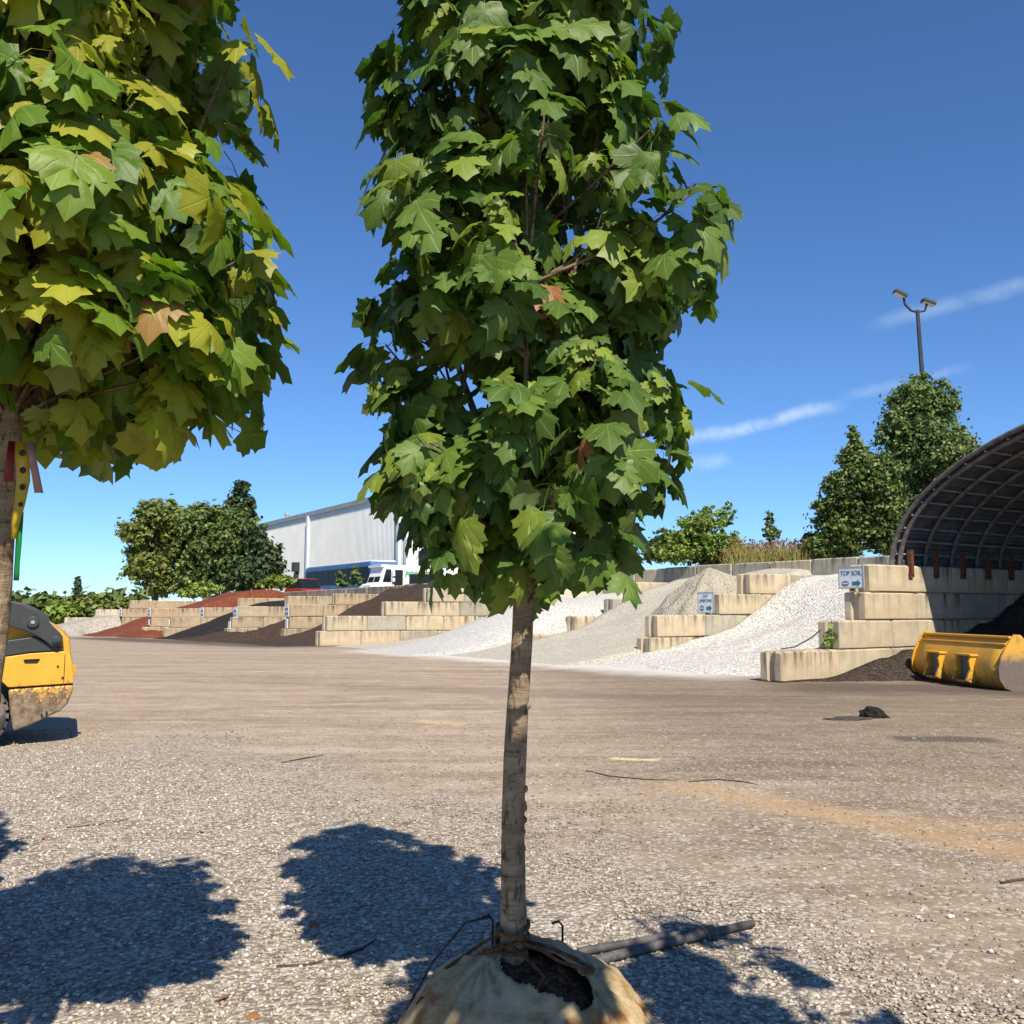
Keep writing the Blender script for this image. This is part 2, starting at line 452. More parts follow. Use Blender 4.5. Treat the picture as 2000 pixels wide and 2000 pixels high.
M_fol_mid = far_leaf('foliage_mid', (0.060, 0.105, 0.041), (0.105, 0.178, 0.065), (0.170, 0.264, 0.102))
M_fol_olive = far_leaf('foliage_olive', (0.076, 0.112, 0.037), (0.145, 0.212, 0.068), (0.230, 0.306, 0.119))
M_fol_dark = far_leaf('foliage_dark', (0.031, 0.061, 0.037), (0.054, 0.099, 0.058), (0.093, 0.150, 0.085))
M_fol_gloss = far_leaf('foliage_glossy', (0.054, 0.105, 0.048), (0.105, 0.187, 0.078), (0.221, 0.315, 0.145))
M_fol_light = far_leaf('foliage_light', (0.102, 0.187, 0.043), (0.170, 0.289, 0.068), (0.255, 0.374, 0.119))
M_grass = far_leaf('tall_grass', (0.120, 0.156, 0.060), (0.204, 0.228, 0.096), (0.312, 0.300, 0.156))
M_plume = far_leaf('grass_plumes', (0.168, 0.090, 0.072), (0.240, 0.132, 0.102), (0.312, 0.192, 0.144))


def plain(name, c, rough=.6, metal=0.0, noise_amt=.15, scale=8, spec=.4, dirt=None, bumpv=0.0):
    def fn(t, b):
        o = t.obj(); n = t.noise(o, scale, 5, .6)
        cc = t.mix(t.sstep(n, .35, .7, 0, 1), tuple(q * (1 - noise_amt) for q in c), tuple(min(1, q * (1 + noise_amt)) for q in c))
        if dirt: cc = t.mix(t.sstep(t.noise(o, scale * .6, 6, .7), dirt[1], dirt[1] + .14, 0, dirt[2]), cc, dirt[0])
        d = {'Base Color': cc, 'Roughness': rough, 'Metallic': metal, 'Specular IOR Level': spec}
        if bumpv: d['Normal'] = t.bump(t.noise(o, scale * 4, 4, .7), bumpv, .01)
        return d
    return material(name, fn)


M_steel = plain('galvanised_sheet', (.17, .19, .215), .40, .5, .25, 3, .5, ((.10, .095, .09), .6, .3))
M_roofout = plain('dark_roof_sheet', (.10, .10, .11), .7, .3, .25, 3, .3)
M_rib = plain('rusty_steel_rib', (.15, .13, .12), .7, .35, .3, 6, .3, ((.10, .062, .045), .55, .6))
M_rust = plain('rusty_bracket', (.13, .055, .035), .85, .1, .35, 14, .2)
M_blackm = plain('black_steel', (.02, .02, .021), .55, .2, .2, 10, .4)
M_dkgrey = plain('charcoal_paint', (.042, .045, .047), .5, .1, .12, 5, .4, ((.12, .10, .08), .60, .35))
M_tyre = plain('tyre_rubber', (.06, .057, .053), .88, 0, .3, 9, .25, ((.21, .18, .15), .46, .7), .4)
M_rim = plain('wheel_rim', (.30, .28, .26), .7, .1, .25, 7, .3, ((.17, .14, .11), .45, .7))
M_glass = plain('dark_glass', (.012, .016, .02), .18, 0, .1, 3, .35)
M_busglass = plain('bus_window', (.008, .012, .03), .35, 0, .1, 3, .12)
M_white = plain('white_paint', (.78, .79, .79), .45, 0, .05, 3, .4)
M_bluep = plain('bus_blue', (.06, .15, .36), .4, 0, .12, 1, .5)
M_redp = plain('car_red', (.42, .03, .035), .3, 0, .1, 2, .5)
M_navy = plain('car_navy', (.02, .035, .09), .25, 0, .1, 2, .6)
M_chrome = plain('bright_metal', (.75, .76, .78), .25, .9, .05, 5, .5)
M_lampg = plain('lamp_glass', (.75, .76, .76), .3, 0, .05, 5, .5)
M_wallw = plain('white_sheet_wall', (.66, .665, .65), .5, .1, .04, .5, .4)
M_wallb = plain('white_wall_panel', (.74, .76, .75), .55, 0, .03, .5, .3)
M_fascia = plain('grey_fascia', (.36, .37, .37), .6, .2, .08, 1, .3)
M_green = plain('green_ribbon', (.02, .34, .07), .45, 0, .12, 20, .4)
M_signw = plain('sign_face', (.70, .76, .78), .5, 0, .06, 6, .4, ((.5, .52, .5), .62, .4))
M_teal = plain('sign_teal', (.022, .17, .23), .5, 0, .1, 9, .4)
M_navyt = plain('sign_lettering', (.09, .11, .18), .6, 0, .1, 9, .3)
M_greyt = plain('sign_emblem', (.20, .22, .25), .6, 0, .15, 20, .3)
M_greenlet = plain('green_lettering', (.05, .33, .06), .5, 0, .08, 9, .3)
M_purp = plain('upper_ground', (.22, .20, .16), .95, 0, .25, .6, .2, ((.12, .14, .06), .5, .8))
M_pole = plain('weathered_pole', (.105, .10, .098), .75, .1, .35, 12, .3, ((.20, .18, .16), .5, .6), .3)
M_wire = plain('galvanised_wire', (.20, .19, .18), .5, .5, .2, 30, .4)
M_rope = plain('brown_rope', (.17, .085, .045), .95, 0, .4, 60, .15, None, .8)
M_drleaf = plain('dead_leaf', (.30, .13, .06), .8, 0, .4, 40, .2)
M_wood = plain('bare_twig', (.075, .06, .048), .9, 0, .35, 30, .2)
M_clod = plain('black_clod', (.022, .018, .016), .95, 0, .3, 9, .15, None, .8)
M_chip = plain('pale_stone', (.62, .60, .56), .9, 0, .2, 20, .2, None, .4)


def yellow_fn(muddy):
    def fn(t, b):
        o = t.obj(); x, y, z = t.sep(o)
        n = t.noise(o, 2.5, 5, .6); f = t.noise(t.mapping(o, (1, 1, .7)), 24, 6, .75, .8)
        c = t.mix(t.sstep(n, .3, .7), (.64, .315, .028), (.70, .37, .045))
        if muddy:
            lev = t.sstep(z, .28, 1.0, 1, 0)
            mm = t.math('MULTIPLY', t.sstep(t.math('ADD', f, t.math('MULTIPLY', t.math('SUBTRACT', lev, .5), .40)), .49, .56), t.sstep(z, .80, 1.02, 1, 0))
            c = t.mix(t.math('MULTIPLY', mm, .95), c, t.mix(t.sstep(t.noise(o, 11, 5, .7), .35, .65), (.085, .062, .045), (.23, .185, .14)))
        else:
            mm = t.sstep(t.math('ADD', f, t.math('MULTIPLY', t.sstep(z, 0, .55, 1, 0), .22)), .58, .72)
            c = t.mix(t.math('MULTIPLY', mm, .75), c, (.13, .085, .045))
        return {'Base Color': c, 'Roughness': t.mix(mm, (.42, .42, .42), (.9, .9, .9)), 'Normal': t.bump(f, .25, .008)}
    return fn


M_yel_mud = material('muddy_yellow_paint', yellow_fn(True))
M_yel = material('worn_yellow_paint', yellow_fn(False))


def plate_fn(t, b):
    o = t.obj(); z = t.sep(o)[2]; f = t.noise(o, 9, 6, .7)
    c = t.mix(t.sstep(t.math('ADD', z, t.math('MULTIPLY', f, .5)), .74, .98), (.135, .112, .095), (.60, .32, .05))
    return {'Base Color': t.mix(t.sstep(f, .5, .65, 0, .5), c, (.22, .15, .10)), 'Roughness': .7, 'Normal': t.bump(f, .3, .01)}


M_plate = material('worn_side_plate', plate_fn)


def burlap_fn(t, b):
    o = t.obj(); x, y, z = t.sep(o); ang = t.math('ARCTAN2', y, x)
    wv = t.math('MULTIPLY', t.math('SINE', t.math('MULTIPLY', ang, 420)), t.math('SINE', t.math('MULTIPLY', t.math('ADD', z, t.math('MULTIPLY', t.vmath('LENGTH', o), .8)), 900)))
    n = t.noise(o, 5, 6, .65); n2 = t.noise(t.mapping(o, (3, 3, 9)), 1.2, 5, .6); f = t.noise(o, 90, 3, .7)
    c = t.ramp(n, [(.28, (.36, .25, .12)), (.5, (.53, .40, .22)), (.72, (.64, .51, .32))])
    c = t.mix(t.sstep(n2, .50, .62, 0, .85), c, (.36, .165, .055))
    c = t.mix(t.sstep(t.noise(o, 3.1, 5, .6), .55, .7, 0, .6), c, (.58, .50, .37))
    c = t.mix(t.sstep(f, .5, .75, 0, .35), c, (.2, .15, .09))
    return {'Base Color': c, 'Roughness': .97, 'Specular IOR Level': .1, 'Normal': t.bump(t.math('ADD', t.math('MULTIPLY', wv, .5), t.math('MULTIPLY', f, .8)), .7, .004)}


M_burlap = material('burlap', burlap_fn)


def ribbon(name, c, tr=.4):
    m = bpy.data.materials.new(name); m.use_nodes = True; t = NT(m.node_tree); b = t.n['Principled BSDF']; out = t.n['Material Output']
    cc = t.mix(t.noise(t.obj(), 25, 3, .6), c, tuple(.75 * q for q in c)); t.put(b.inputs['Base Color'], cc); b.inputs['Roughness'].default_value = .4
    tb = t.node('ShaderNodeBsdfTranslucent'); t.put(tb.inputs[0], cc); mx = t.node('ShaderNodeMixShader'); mx.inputs[0].default_value = tr
    t.l.new(b.outputs[0], mx.inputs[1]); t.l.new(tb.outputs[0], mx.inputs[2]); t.l.new(mx.outputs[0], out.inputs[0]); return m


M_rred = ribbon('red_ribbon', (.30, .018, .02)); M_ryel = ribbon('yellow_ribbon', (.72, .52, .02))
M_rpink = ribbon('pink_ribbon', (.55, .30, .26)); M_rgreen = ribbon('green_ribbon_film', (.015, .30, .06))
# ================================================================ SETTING
# yard ground: one sheet, finer near the camera
def axis(a, b, n0, pw): return [a + (b - a) * (i / n0) ** pw for i in range(n0 + 1)]


ys = [-30, -12, -6, -3, -1] + [0.5 + i * .22 for i in range(60)] + [13.7 + i * .8 for i in range(60)] + [62, 66, 70, 75, 80, 88, 96, 110, 130, 160, 220, 320, 500, 800, 1400]
xs = sorted(set([-1400, -800, -450, -250, -160, -110, -80, -60, -50, -42, -36, -30] + [-26 + i * 1.0 for i in range(53)] + [-9 + i * .22 for i in range(82)] + [30, 36, 42, 50, 60, 80, 110, 160, 250, 450, 800, 1400]))
gm = MB()
gm.grid([[(x, y, gz(x, y) + (.012 * fbm(x * 1.7, y * 1.7, 9, 3) if 0 < y < 20 else 0)) for x in xs] for y in ys])
g_o = obj('ground', gm, M_ground, smooth=True); tag(g_o, kind='structure')

UPZ = 2.0
ug = MB(); us = [-40 + 6 * i for i in range(24)]; uv_ = [10.45, 11.5, 14, 20, 30, 50, 80, 130, 200]
ug.grid([[tuple(sv(s, v, (UPZ + .9 * sst(30, 16, s) + .1 * fbm(s * .1, v * .1, 2, 2)) if s < 95 else gz(*sv(s, v)[:2]) - .1)) for v in uv_] for s in us])
# inner face of the bank so that it is a solid step behind the wall
ug.grid([[tuple(sv(s, 10.45, z)) for z in (-1, UPZ + .9 * sst(30, 16, s))] for s in us])
tag(obj('upper_terrace', ug, M_purp, smooth=True), kind='structure')

# ---------------------------------------------------------------- concrete block walls
BH, BL, BW = .63, 1.83, .61


def block_mesh(seed):
    rr = random.Random(seed); c = .035
    out = [(0, c), (0, .20), (.055, .25), (.055, .36), (0, .41), (0, BW - c), (c, BW), (.9, BW), (BL - c, BW), (BL, BW - c), (BL, .41), (BL - .05, .36),
           (BL - .05, .25), (BL, .20), (BL, c), (BL - c, 0), (1.25, 0), (.6, 0), (c, 0)]
    n = len(out); cx, cy = BL / 2, BW / 2; vs = []
    for z, ins in ((0.004, .02), (.03, 0), (BH - .04, 0), (BH - .004, .04)):
        for (x, y) in out:
            fx = x + (ins if x < cx else -ins); fy = y + (ins if y < cy else -ins)
            vs.append((fx + rr.uniform(-.007, .007), fy + rr.uniform(-.007, .007), z + rr.uniform(-.004, .004) * (1 if .01 < z < BH - .01 else 0)))
    fs = [(l * n + i, l * n + (i + 1) % n, (l + 1) * n + (i + 1) % n, (l + 1) * n + i) for l in range(3) for i in range(n)]
    fs += [tuple(reversed(range(n))), tuple(range(3 * n, 4 * n))]
    m = MB(); m.add(vs, fs); return m.mesh('concrete_block')


BM = [block_mesh(i) for i in range(6)]


def place_block(parent, s, v, z, L=BL, mat=None, ang=0.0):
    me = random.choice(BM)
    o = bpy.data.objects.new('concrete_block', me)
    if not me.materials: me.materials.append(M_conc)
    p = sv(s, v, z); o.location = p; o.rotation_euler = (random.uniform(-.004, .004), random.uniform(-.003, .003), BINROT + random.uniform(-.008, .008) + ang)
    o.scale = (L / BL, 1, 1)
    if mat is not None:
        o.material_slots[0].link = 'OBJECT'; o.material_slots[0].material = mat
    COL.objects.link(o); o.parent = parent; return o


def wall(s, starts, label, vend=9.97, mat=None, base=None, end_mats=None):
    w = empty('block_wall', (0, 0, 0), 0, label, 'concrete wall', 'concrete block walls between the bins')
    for k, v0 in enumerate(starts):
        v = v0; first = True
        while v < vend - .3:
            L = min(BL, vend - v)
            p = sv(s, v); z = (gz(p.x, p.y) if base is None else base) + k * BH
            mm = mat
            if end_mats and first: mm = end_mats
            place_block(w, s + random.uniform(-.012, .012), v, z, L - .012, mm if mm is not None else random.choice([None, None, None, M_conc_grey]))
            v += L; first = False
    return w


wall(0, [0, 1.87, 2.77, 2.95], 'stepped concrete block wall carrying the hoop shed, beside the TOP SOIL sign', base=0.0)
wall(6.95, [2.4, 2.7, 5.13, 6.45], 'stepped concrete block wall holding the LIMESTONE sign', base=.08)
wall(13.8, [2.9, 4.78, 6.5, 7.6], 'concrete block wall nearly buried between sandy and pale grey heaps', base=0.0)
wall(18.9, [2.3, 4.6, 6.2, 7.4], 'pale concrete block wall beside the pale grey stone heap', mat=M_conc_pale)
wall(23.9, [-.9, -.62, 2.06, 4.1], 'clean cream block wall with long lower courses in front of brown mulch')
wall(34.6, [1.15, 1.5, 1.5, 4.0], 'block wall with two small signs between the two brown mulch bins', mat=M_conc_pink)
wall(41.2, [.05, .35, .67, 3.6], 'block wall between the lower brown mulch and the black mulch', mat=M_conc_pink)
wall(47.5, [-2.0, -1.65, .4, 2.6], 'block wall with a white plaque on the far side of the black mulch', mat=M_conc_pink)
wall(54, [-2.0, -1.5, -1.5, 4.5], 'block wall in front of the red mulch heap', mat=M_conc_pink)
wall(60.5, [-2.6, -2.2, -2.2, -1.7], 'block wall behind the red mulch heap', mat=M_conc_pink)
wall(67, [-6.6, -5.2, -3.0], 'stepped block wall of whitish blocks beside the tan gravel heap', mat=M_conc_pale)
wall(-14.6, [1, 2.8, 2.8, 2.95], 'concrete block wall under the other foot of the hoop shed', base=0.0)

bw = empty('retaining_wall', (0, 0, 0), 0, 'long concrete block retaining wall behind all the bins', 'retaining wall')
s = -18.0; i = 0
while s < 86:
    for k in range(5):
        ss = s + (BL / 2 if k % 2 else 0); p = sv(ss, 10)
        z = gz(p.x, p.y) * .65 + k * BH + random.uniform(-.015, .02)
        o = place_block(bw, ss, 10.0 + BW + random.uniform(-.03, .02), z, BL - .014, random.choice([M_conc_grey, M_conc_grey, None]), math.pi / 2)
        # block length runs along s: local x -> U
        o.rotation_euler.z = math.atan2(U.y, U.x) + random.uniform(-.006, .006)
        o.location = sv(ss, 10.0 + BW + random.uniform(-.03, .02), z)
    s += BL; i += 1


# ---------------------------------------------------------------- heaps in the bins
def interp(tab, v): return float(np.interp(v, [a for a, _ in tab], [b for _, b in tab]))


def heap(name, label, s0, s1, prof, mat, cat='heap', step=.22, toe=lambda s: 0.0, over0=.0, over1=.0, bump=.08, lump=.0, vmax=9.98, seed=1, front=-9.0, vf=1.0, slope=.72, amp2=0.0):
    """loose material between two bin walls; spills sideways (over0/over1) only in front of the walls' ends"""
    a0 = s0 - over0 - .4; a1 = s1 + over1 + .4
    ns = max(6, int((a1 - a0) / step)); vmin = prof[0][0] + front * 0 - .6; nv = max(10, int((vmax - vmin) / step)); P = []
    for i in range(ns + 1):
        s = a0 + (a1 - a0) * i / ns; row = []
        for j in range(nv + 1):
            v = vmin + (vmax - vmin) * j / nv
            w = sv(s, v); h = interp(prof, v - toe(s))
            h += bump * fbm(s * .9 + seed * 7, v * .9, seed, 4) * min(1, max(0, h) * 2) + lump * fbm(s * .28 + seed, v * .28, seed + 5, 2) * min(1, max(0, h))
            d = max(s0 - s, s - s1, 0)
            h -= d * (slope + 5 * sst(vf, vf + .8, v))
            mid = (s - s0) / (s1 - s0) * 2 - 1
            h -= amp2 * max(0, h) * mid * mid
            if v - toe(s) < prof[0][0] + .05 or i in (0, ns) or j == 0: h = -.1
            row.append((w.x, w.y, gz(w.x, w.y) + max(h, -.12)))
        P.append(row)
    m = MB(); m.grid(P)
    return tag(obj(name, m, mat, smooth=True), label, cat, 'heaps of loose material in the bins')


heap('limestone_heap', 'bright white limestone chip heap beside the LIMESTONE sign', .61, 6.95,
     [(.4, 0), (2, .22), (3, .42), (4.4, .72), (5.7, 1.0), (6.5, 1.42), (7.7, 2.1), (8.8, 2.5), (10, 2.62)], M_lime, step=.16,
     toe=lambda s: .9 - .32 * s if s < 3 else -.06 - .0 * s, over0=.0, over1=2.5, bump=.06, lump=.25, seed=2, slope=.16, vf=2.0)
heap('screenings_heap', 'beige limestone screenings heap spread wide in front of a buried wall', 7.56, 13.8,
     [(-.5, 0), (1, .16), (2, .32), (4, .66), (5.3, .9), (6.2, 1.35), (8, 2.3), (9.5, 2.75), (10, 2.75)], M_sand, step=.18, over0=.0, over1=2.2, bump=.06, lump=.2, seed=3, slope=.2, vf=2.4)
heap('pale_stone_heap', 'pale blue-grey fine stone heap with a sharp ridge', 14.41, 18.9,
     [(-1.5, 0), (0, .2), (1.5, .62), (3, 1.2), (4.6, 1.85), (6, 1.95), (10, 2.2)], M_grey, step=.18, over0=.6, over1=1.2, bump=.04, lump=.1, seed=4, slope=.5, amp2=.35, vf=2.0)
heap('sandy_heap', 'low pale sandy heap before the clean cream block wall', 19.51, 23.9,
     [(-.5, 0), (2, .12), (4, .35), (6, .8), (8, 1.3), (10, 1.6)], M_sand, step=.2, bump=.05, seed=5, over0=0, over1=0)
heap('brown_mulch_heap', 'tall dark brown mulch heap with a lumpy peak above the cream blocks', 24.51, 34.6,
     [(-2.6, 0), (-1, .06), (.6, .18), (2.2, .5), (3.5, 1.05), (4.3, 1.45), (7.2, 2.9), (8.2, 2.55), (10, 2.5)], M_brown, step=.25, bump=.14, lump=.3, seed=6, over0=0, over1=1.5, slope=.35)
heap('brown_mulch_heap', 'lower dark brown mulch heap with a round lump at its front', 35.21, 41.2,
     [(-3, 0), (-1.2, .22), (-.2, .42), (.8, .40), (1.7, .55), (3.8, 1.3), (5, 1.9), (8, 2.35), (10, 2.4)], M_brown, step=.25, bump=.14, lump=.2, seed=7, over0=.5, over1=1.2, slope=.35)
heap('black_mulch_heap', 'smooth black mulch heap sloping up a block wall', 41.81, 47.5,
     [(-3, 0), (-2, .05), (.4, .92), (2.4, 1.75), (4, 2.25), (7, 2.55), (10, 2.6)], M_black, step=.25, bump=.06, seed=8, vf=-0.3, over0=1.0, over1=.3, slope=.6)
heap('dark_mulch_heap', 'dark reddish mulch heap mostly hidden behind a block wall', 48.11, 54,
     [(-4, 0), (-2.2, .42), (-1, .35), (2, .6), (6, 2.2), (10, 2.65)], M_red, step=.3, bump=.1, seed=9, vf=-2.3, over0=.2, over1=1.5, slope=.4)
heap('red_mulch_heap', 'brick red mulch heap rising to a peak above the walls', 54.61, 60.5,
     [(-5.2, 0), (-4, .18), (-2, .8), (-.15, 1.55), (2, 2.1), (5.2, 3.15), (7, 3.3), (8.5, 2.9), (10, 2.7)], M_red, step=.3, bump=.1, seed=10, vf=-2.4, over0=2.2, over1=1.2, slope=.35)
heap('gravel_heap', 'tan gravel heap beside the whitish blocks', 61.11, 67,
     [(-9.5, 0), (-6, .7), (-3, 1.35), (0, 1.5), (10, 1.7)], M_grav, step=.4, bump=.06, seed=11, vf=-5, over0=2.5, over1=3, slope=.5)
heap('topsoil_heap', 'dark topsoil heap inside the hoop shed', -13.9, 0.0,
     [(-.4, 0), (.6, .08), (1.6, .3), (2.8, .5), (4.6, .6), (6.2, 1.1), (8.3, 2.05), (10, 2.4)], M_soil, step=.25, bump=.16, lump=.25, seed=12, over0=0, over1=.0,
     toe=lambda s: .9 + 2.8 * min(1, max(0, -s - .2) / 1.3))

# sandy tipped cone between the heaps
m = MB(); P = []
c0 = sv(9.4, 7.2); zp = 2.85
for i in range(34):
    row = []
    for k in range(65):
        th = 2 * math.pi * k / 64; rr = 2.9 * i / 33; x_, y_ = rr * math.cos(th), rr * math.sin(th)
        el = math.hypot(x_ * (1.0 + .25 * math.sin(th * 2 + .6)), y_)
        z = zp - .98 * max(0, math.sqrt(el * el + .30) - .55) + .05 * math.cos(th * 11 + 3 * fbm(x_, y_, 3, 2)) * min(1, rr) + .16 * fbm(x_ * 1.6, y_ * 1.6, 4, 4)
        row.append((c0.x + x_, c0.y + y_, z))
    P.append(row)
m.grid(P); tag(obj('sandy_cone', m, M_dust, smooth=True), 'steep gullied sandy cone tipped on top of the beige screenings', 'heap', 'heaps of loose material in the bins')

# ---------------------------------------------------------------- hoop shed
shed = empty('hoop_shed', sv(-7, 4.4), 0, 'dark corrugated steel hoop shed standing on concrete block walls', 'shed')
HA, HB, HZ0 = 7.15, 3.25, 2.5
inv = Matrix.Translation(-shed.location)


def arch(phi, v, off=0.0):
    r = HA - (HA + off) * math.cos(phi); z = HZ0 + (HB + off) * math.sin(phi)
    return inv @ sv(.28 - r, v, z)


def part(name, mb, mat, parent, **k): return obj(name, mb, mat, parent, **k)


NP = 46
for k in range(NP):
    a = math.pi * k / NP; b = math.pi * (k + 1) / NP; m = MB(); rows = []
    for i, (f, off) in enumerate([(0, .045), (.06, .045), (.1, .012), (.28, .012), (.34, .035), (.44, .035), (.5, .012), (.72, .012), (.78, .035), (.9, .035), (.96, .012), (1.04, .04)]):
        rows.append([arch(a + (b - a) * f, v, off + .05) for v in (4.28, 7.4, 10.2)])
    m.grid(rows); part('roof_panel', m, M_steel, shed)
    m = MB(); m.grid([[arch(a + (b - a) * f, v, .125) for v in (4.27, 10.21)] for f in (0, .5, 1.02)]); part('roof_cover', m, M_roofout, shed)
for v in (4.38, 5.35, 6.42, 7.48, 8.5, 9.6):
    m = MB(); m.tube([arch(math.pi * i / 60, v, -.03) for i in range(61)], .06, 6); part('arch_rib', m, M_rib, shed)
    for sgn, s_ in ((1, -.045), (-1, -13.94)):
        m = MB(); c = inv @ sv(s_, v, 0); Mx = Matrix.Translation(c) @ Matrix.Rotation(BINROT, 4, 'Z')
        m.box(-.05, .05, -.05, .05, 2.3, 2.88, Mx); m.box(-.075, .075, -.03, .03, 2.24, 2.34, Mx); part('bracket', m, M_rust, shed)
for ph in [math.pi * q / 34 for q in range(1, 34)]:
    m = MB(); m.tube([arch(ph, 4.3, .02), arch(ph, 10.15, .02)], .02, 5); part('purlin', m, M_fascia, shed)
m = MB(); pts = [arch(math.pi * i / 40, 10.15) for i in range(41)]
m.add([p for p in pts] + [Vector((p.x, p.y, 2.3)) for p in pts], [(i, i + 1, 42 + i, 41 + i) for i in range(40)]); part('end_panel', m, M_roofout, shed)
m = MB(); m.tube([arch(math.pi * i / 60, 4.27, .11) for i in range(61)], .055, 6); part('edge_trim', m, M_rib, shed)

# ---------------------------------------------------------------- signs
def text_mesh(s, size, ext=.002, shear=0.0, off=0.0):
    cu = bpy.data.curves.new('lettering', 'FONT'); cu.body = s; cu.size = size; cu.extrude = ext; cu.align_x = 'CENTER'; cu.align_y = 'CENTER'; cu.shear = shear; cu.offset = off
    o = bpy.data.objects.new('lettering', cu); COL.objects.link(o); bpy.context.view_layer.update()
    me = bpy.data.meshes.new_from_object(o.evaluated_get(bpy.context.evaluated_depsgraph_get())); bpy.data.objects.remove(o); me.name = 'lettering'; me.materials.clear(); return me


def sign(loc, w, h, lines, label, rz=0.0, tilt=0.0, small=False, facing=None):
    """board upright in local xz, facing local -y"""
    sg = empty('sign', loc, 0, label, 'sign', 'bin signs'); sg.rotation_euler = (tilt, 0, rz)
    m = MB(); m.box(-w / 2, w / 2, -.008, .008, 0, h); obj('board', m, M_signw, sg, bevel=.006)
    m = MB()
    for sx in (-1, 1): m.box(sx * w / 2 - .014, sx * w / 2 + .014, -.016, .016, -.014, h + .014)
    m.box(-w / 2, w / 2, -.0155, .0155, -.014, .012); m.box(-w / 2, w / 2, -.0155, .0155, h - .012, h + .014); obj('frame', m, M_fascia, sg)
    for (tx, size, z, sxx) in lines:
        me = text_mesh(tx, size); o = obj('lettering', me, M_navyt, sg); o.rotation_euler = (math.pi / 2, 0, 0); o.location = (0, -.012, z); o.scale = (sxx, 1, 1)
    ey = h * .22
    m = MB(); n = 28; ax, az = w * .145, h * .135
    m.add([(ax * math.cos(2 * math.pi * k / n) - w * .24, -.012, az * math.sin(2 * math.pi * k / n) + ey) for k in range(n)] + [(-w * .24, -.0135, ey)], [(k, (k + 1) % n, n) for k in range(n)]); obj('emblem', m, M_greyt, sg)
    m = MB(); ax, az = w * .11, h * .055
    m.box(-w * .24 - ax, -w * .24 + ax, -.0165, -.0145, ey - az * .5, ey + az * .5); obj('emblem_bar', m, M_signw, sg)
    aw = w * .17; ah = h * .085; ox = w * .22
    m = MB(); m.prism([(ox - aw, ey - ah), (ox + aw * .2, ey - ah), (ox + aw * .2, ey - ah * 2), (ox + aw, ey), (ox + aw * .2, ey + ah * 2), (ox + aw * .2, ey + ah), (ox - aw, ey + ah)], -.014, -.009)
    obj('arrow', m, M_teal, sg)
    m = MB(); m.box(-.05, .05, .01, .05, -.06, h * .5); obj('post', m, M_blackm, sg)
    return sg


SGN = BINROT - math.pi / 2
sgn1 = sign(sv(.33, 2.72, 1.98), .66, .47, [('TOP SOIL', .15, .335, .92)], 'white TOP SOIL sign with a teal arrow on the shed wall', SGN)
sgn2 = sign(sv(7.3, 4.9, 1.40), .66, .60, [('3/4"', .13, .49, .95), ('LIMESTONE', .125, .355, .82)], 'white 3/4 inch LIMESTONE sign with a teal arrow', SGN)


def small_sign(s, v, z, w, h, label, plaque=False):
    sg = empty('bin_sign', sv(s, v, z), SGN, label, 'sign', 'small signs on the far bin walls')
    m = MB(); m.box(-w / 2, w / 2, -.02, .012, 0, h); obj('board', m, M_white, sg)
    if not plaque:
        m = MB(); m.box(-w * .38, w * .38, -.028, -.021, h * .55, h * .72); obj('lettering_bar', m, M_greyt, sg)
        m = MB(); m.box(-w * .36, -w * .08, -.028, -.021, h * .14, h * .36); obj('emblem', m, M_navyt, sg)
        m = MB(); m.box(w * .08, w * .36, -.028, -.021, h * .14, h * .36); obj('arrow', m, M_teal, sg)


small_sign(34.9, 1.42, 1.12, .62, .62, 'small bin sign on the wall between the two brown mulch bins')
small_sign(34.9, 1.42, .52, .36, .5, 'plain white plaque below the small sign between the brown mulch bins', True)
small_sign(41.5, .6, 1.0, .75, .62, 'small bin sign on the wall at the edge of the black mulch')
small_sign(41.5, .28, .4, .42, .4, 'plain white plaque low on the wall at the edge of the black mulch', True)
small_sign(47.8, .32, 1.0, .75, .62, 'small bin sign on the wall on the far side of the black mulch')
small_sign(47.8, -1.72, .45, .4, .4, 'plain white plaque on the long block beside the black mulch', True)
small_sign(54.3, -1.58, 1.0, .75, .6, 'small bin sign on the wall in front of the red mulch')
small_sign(54.3, -1.58, .42, .4, .4, 'plain white plaque on the wall in front of the red mulch', True)
small_sign(60.8, -2.28, 1.0, .75, .62, 'small bin sign on the wall behind the red mulch')

# ---------------------------------------------------------------- warehouse
wh = empty('warehouse', (0, 0, 0), 0, 'large white corrugated metal warehouse behind the bus', 'building')
WC = Vector((-9.9, 89, 0)); WZ0, WZ1 = 1.6, 12.9


def wp(a, b, z): p = WC + U * a + Vv * b; return Vector((p.x, p.y, z))


def corr(name, fn, L, mat):
    m = MB(); pr = []; x = 0
    while x < L:
        pr += [(x, 0), (x + .19, 0), (x + .215, .05), (x + .275, .05)]; x += .30
    m.grid([[fn(a, d, z) for z in (WZ0, WZ1)] for a, d in pr]); return obj(name, m, mat, wh)


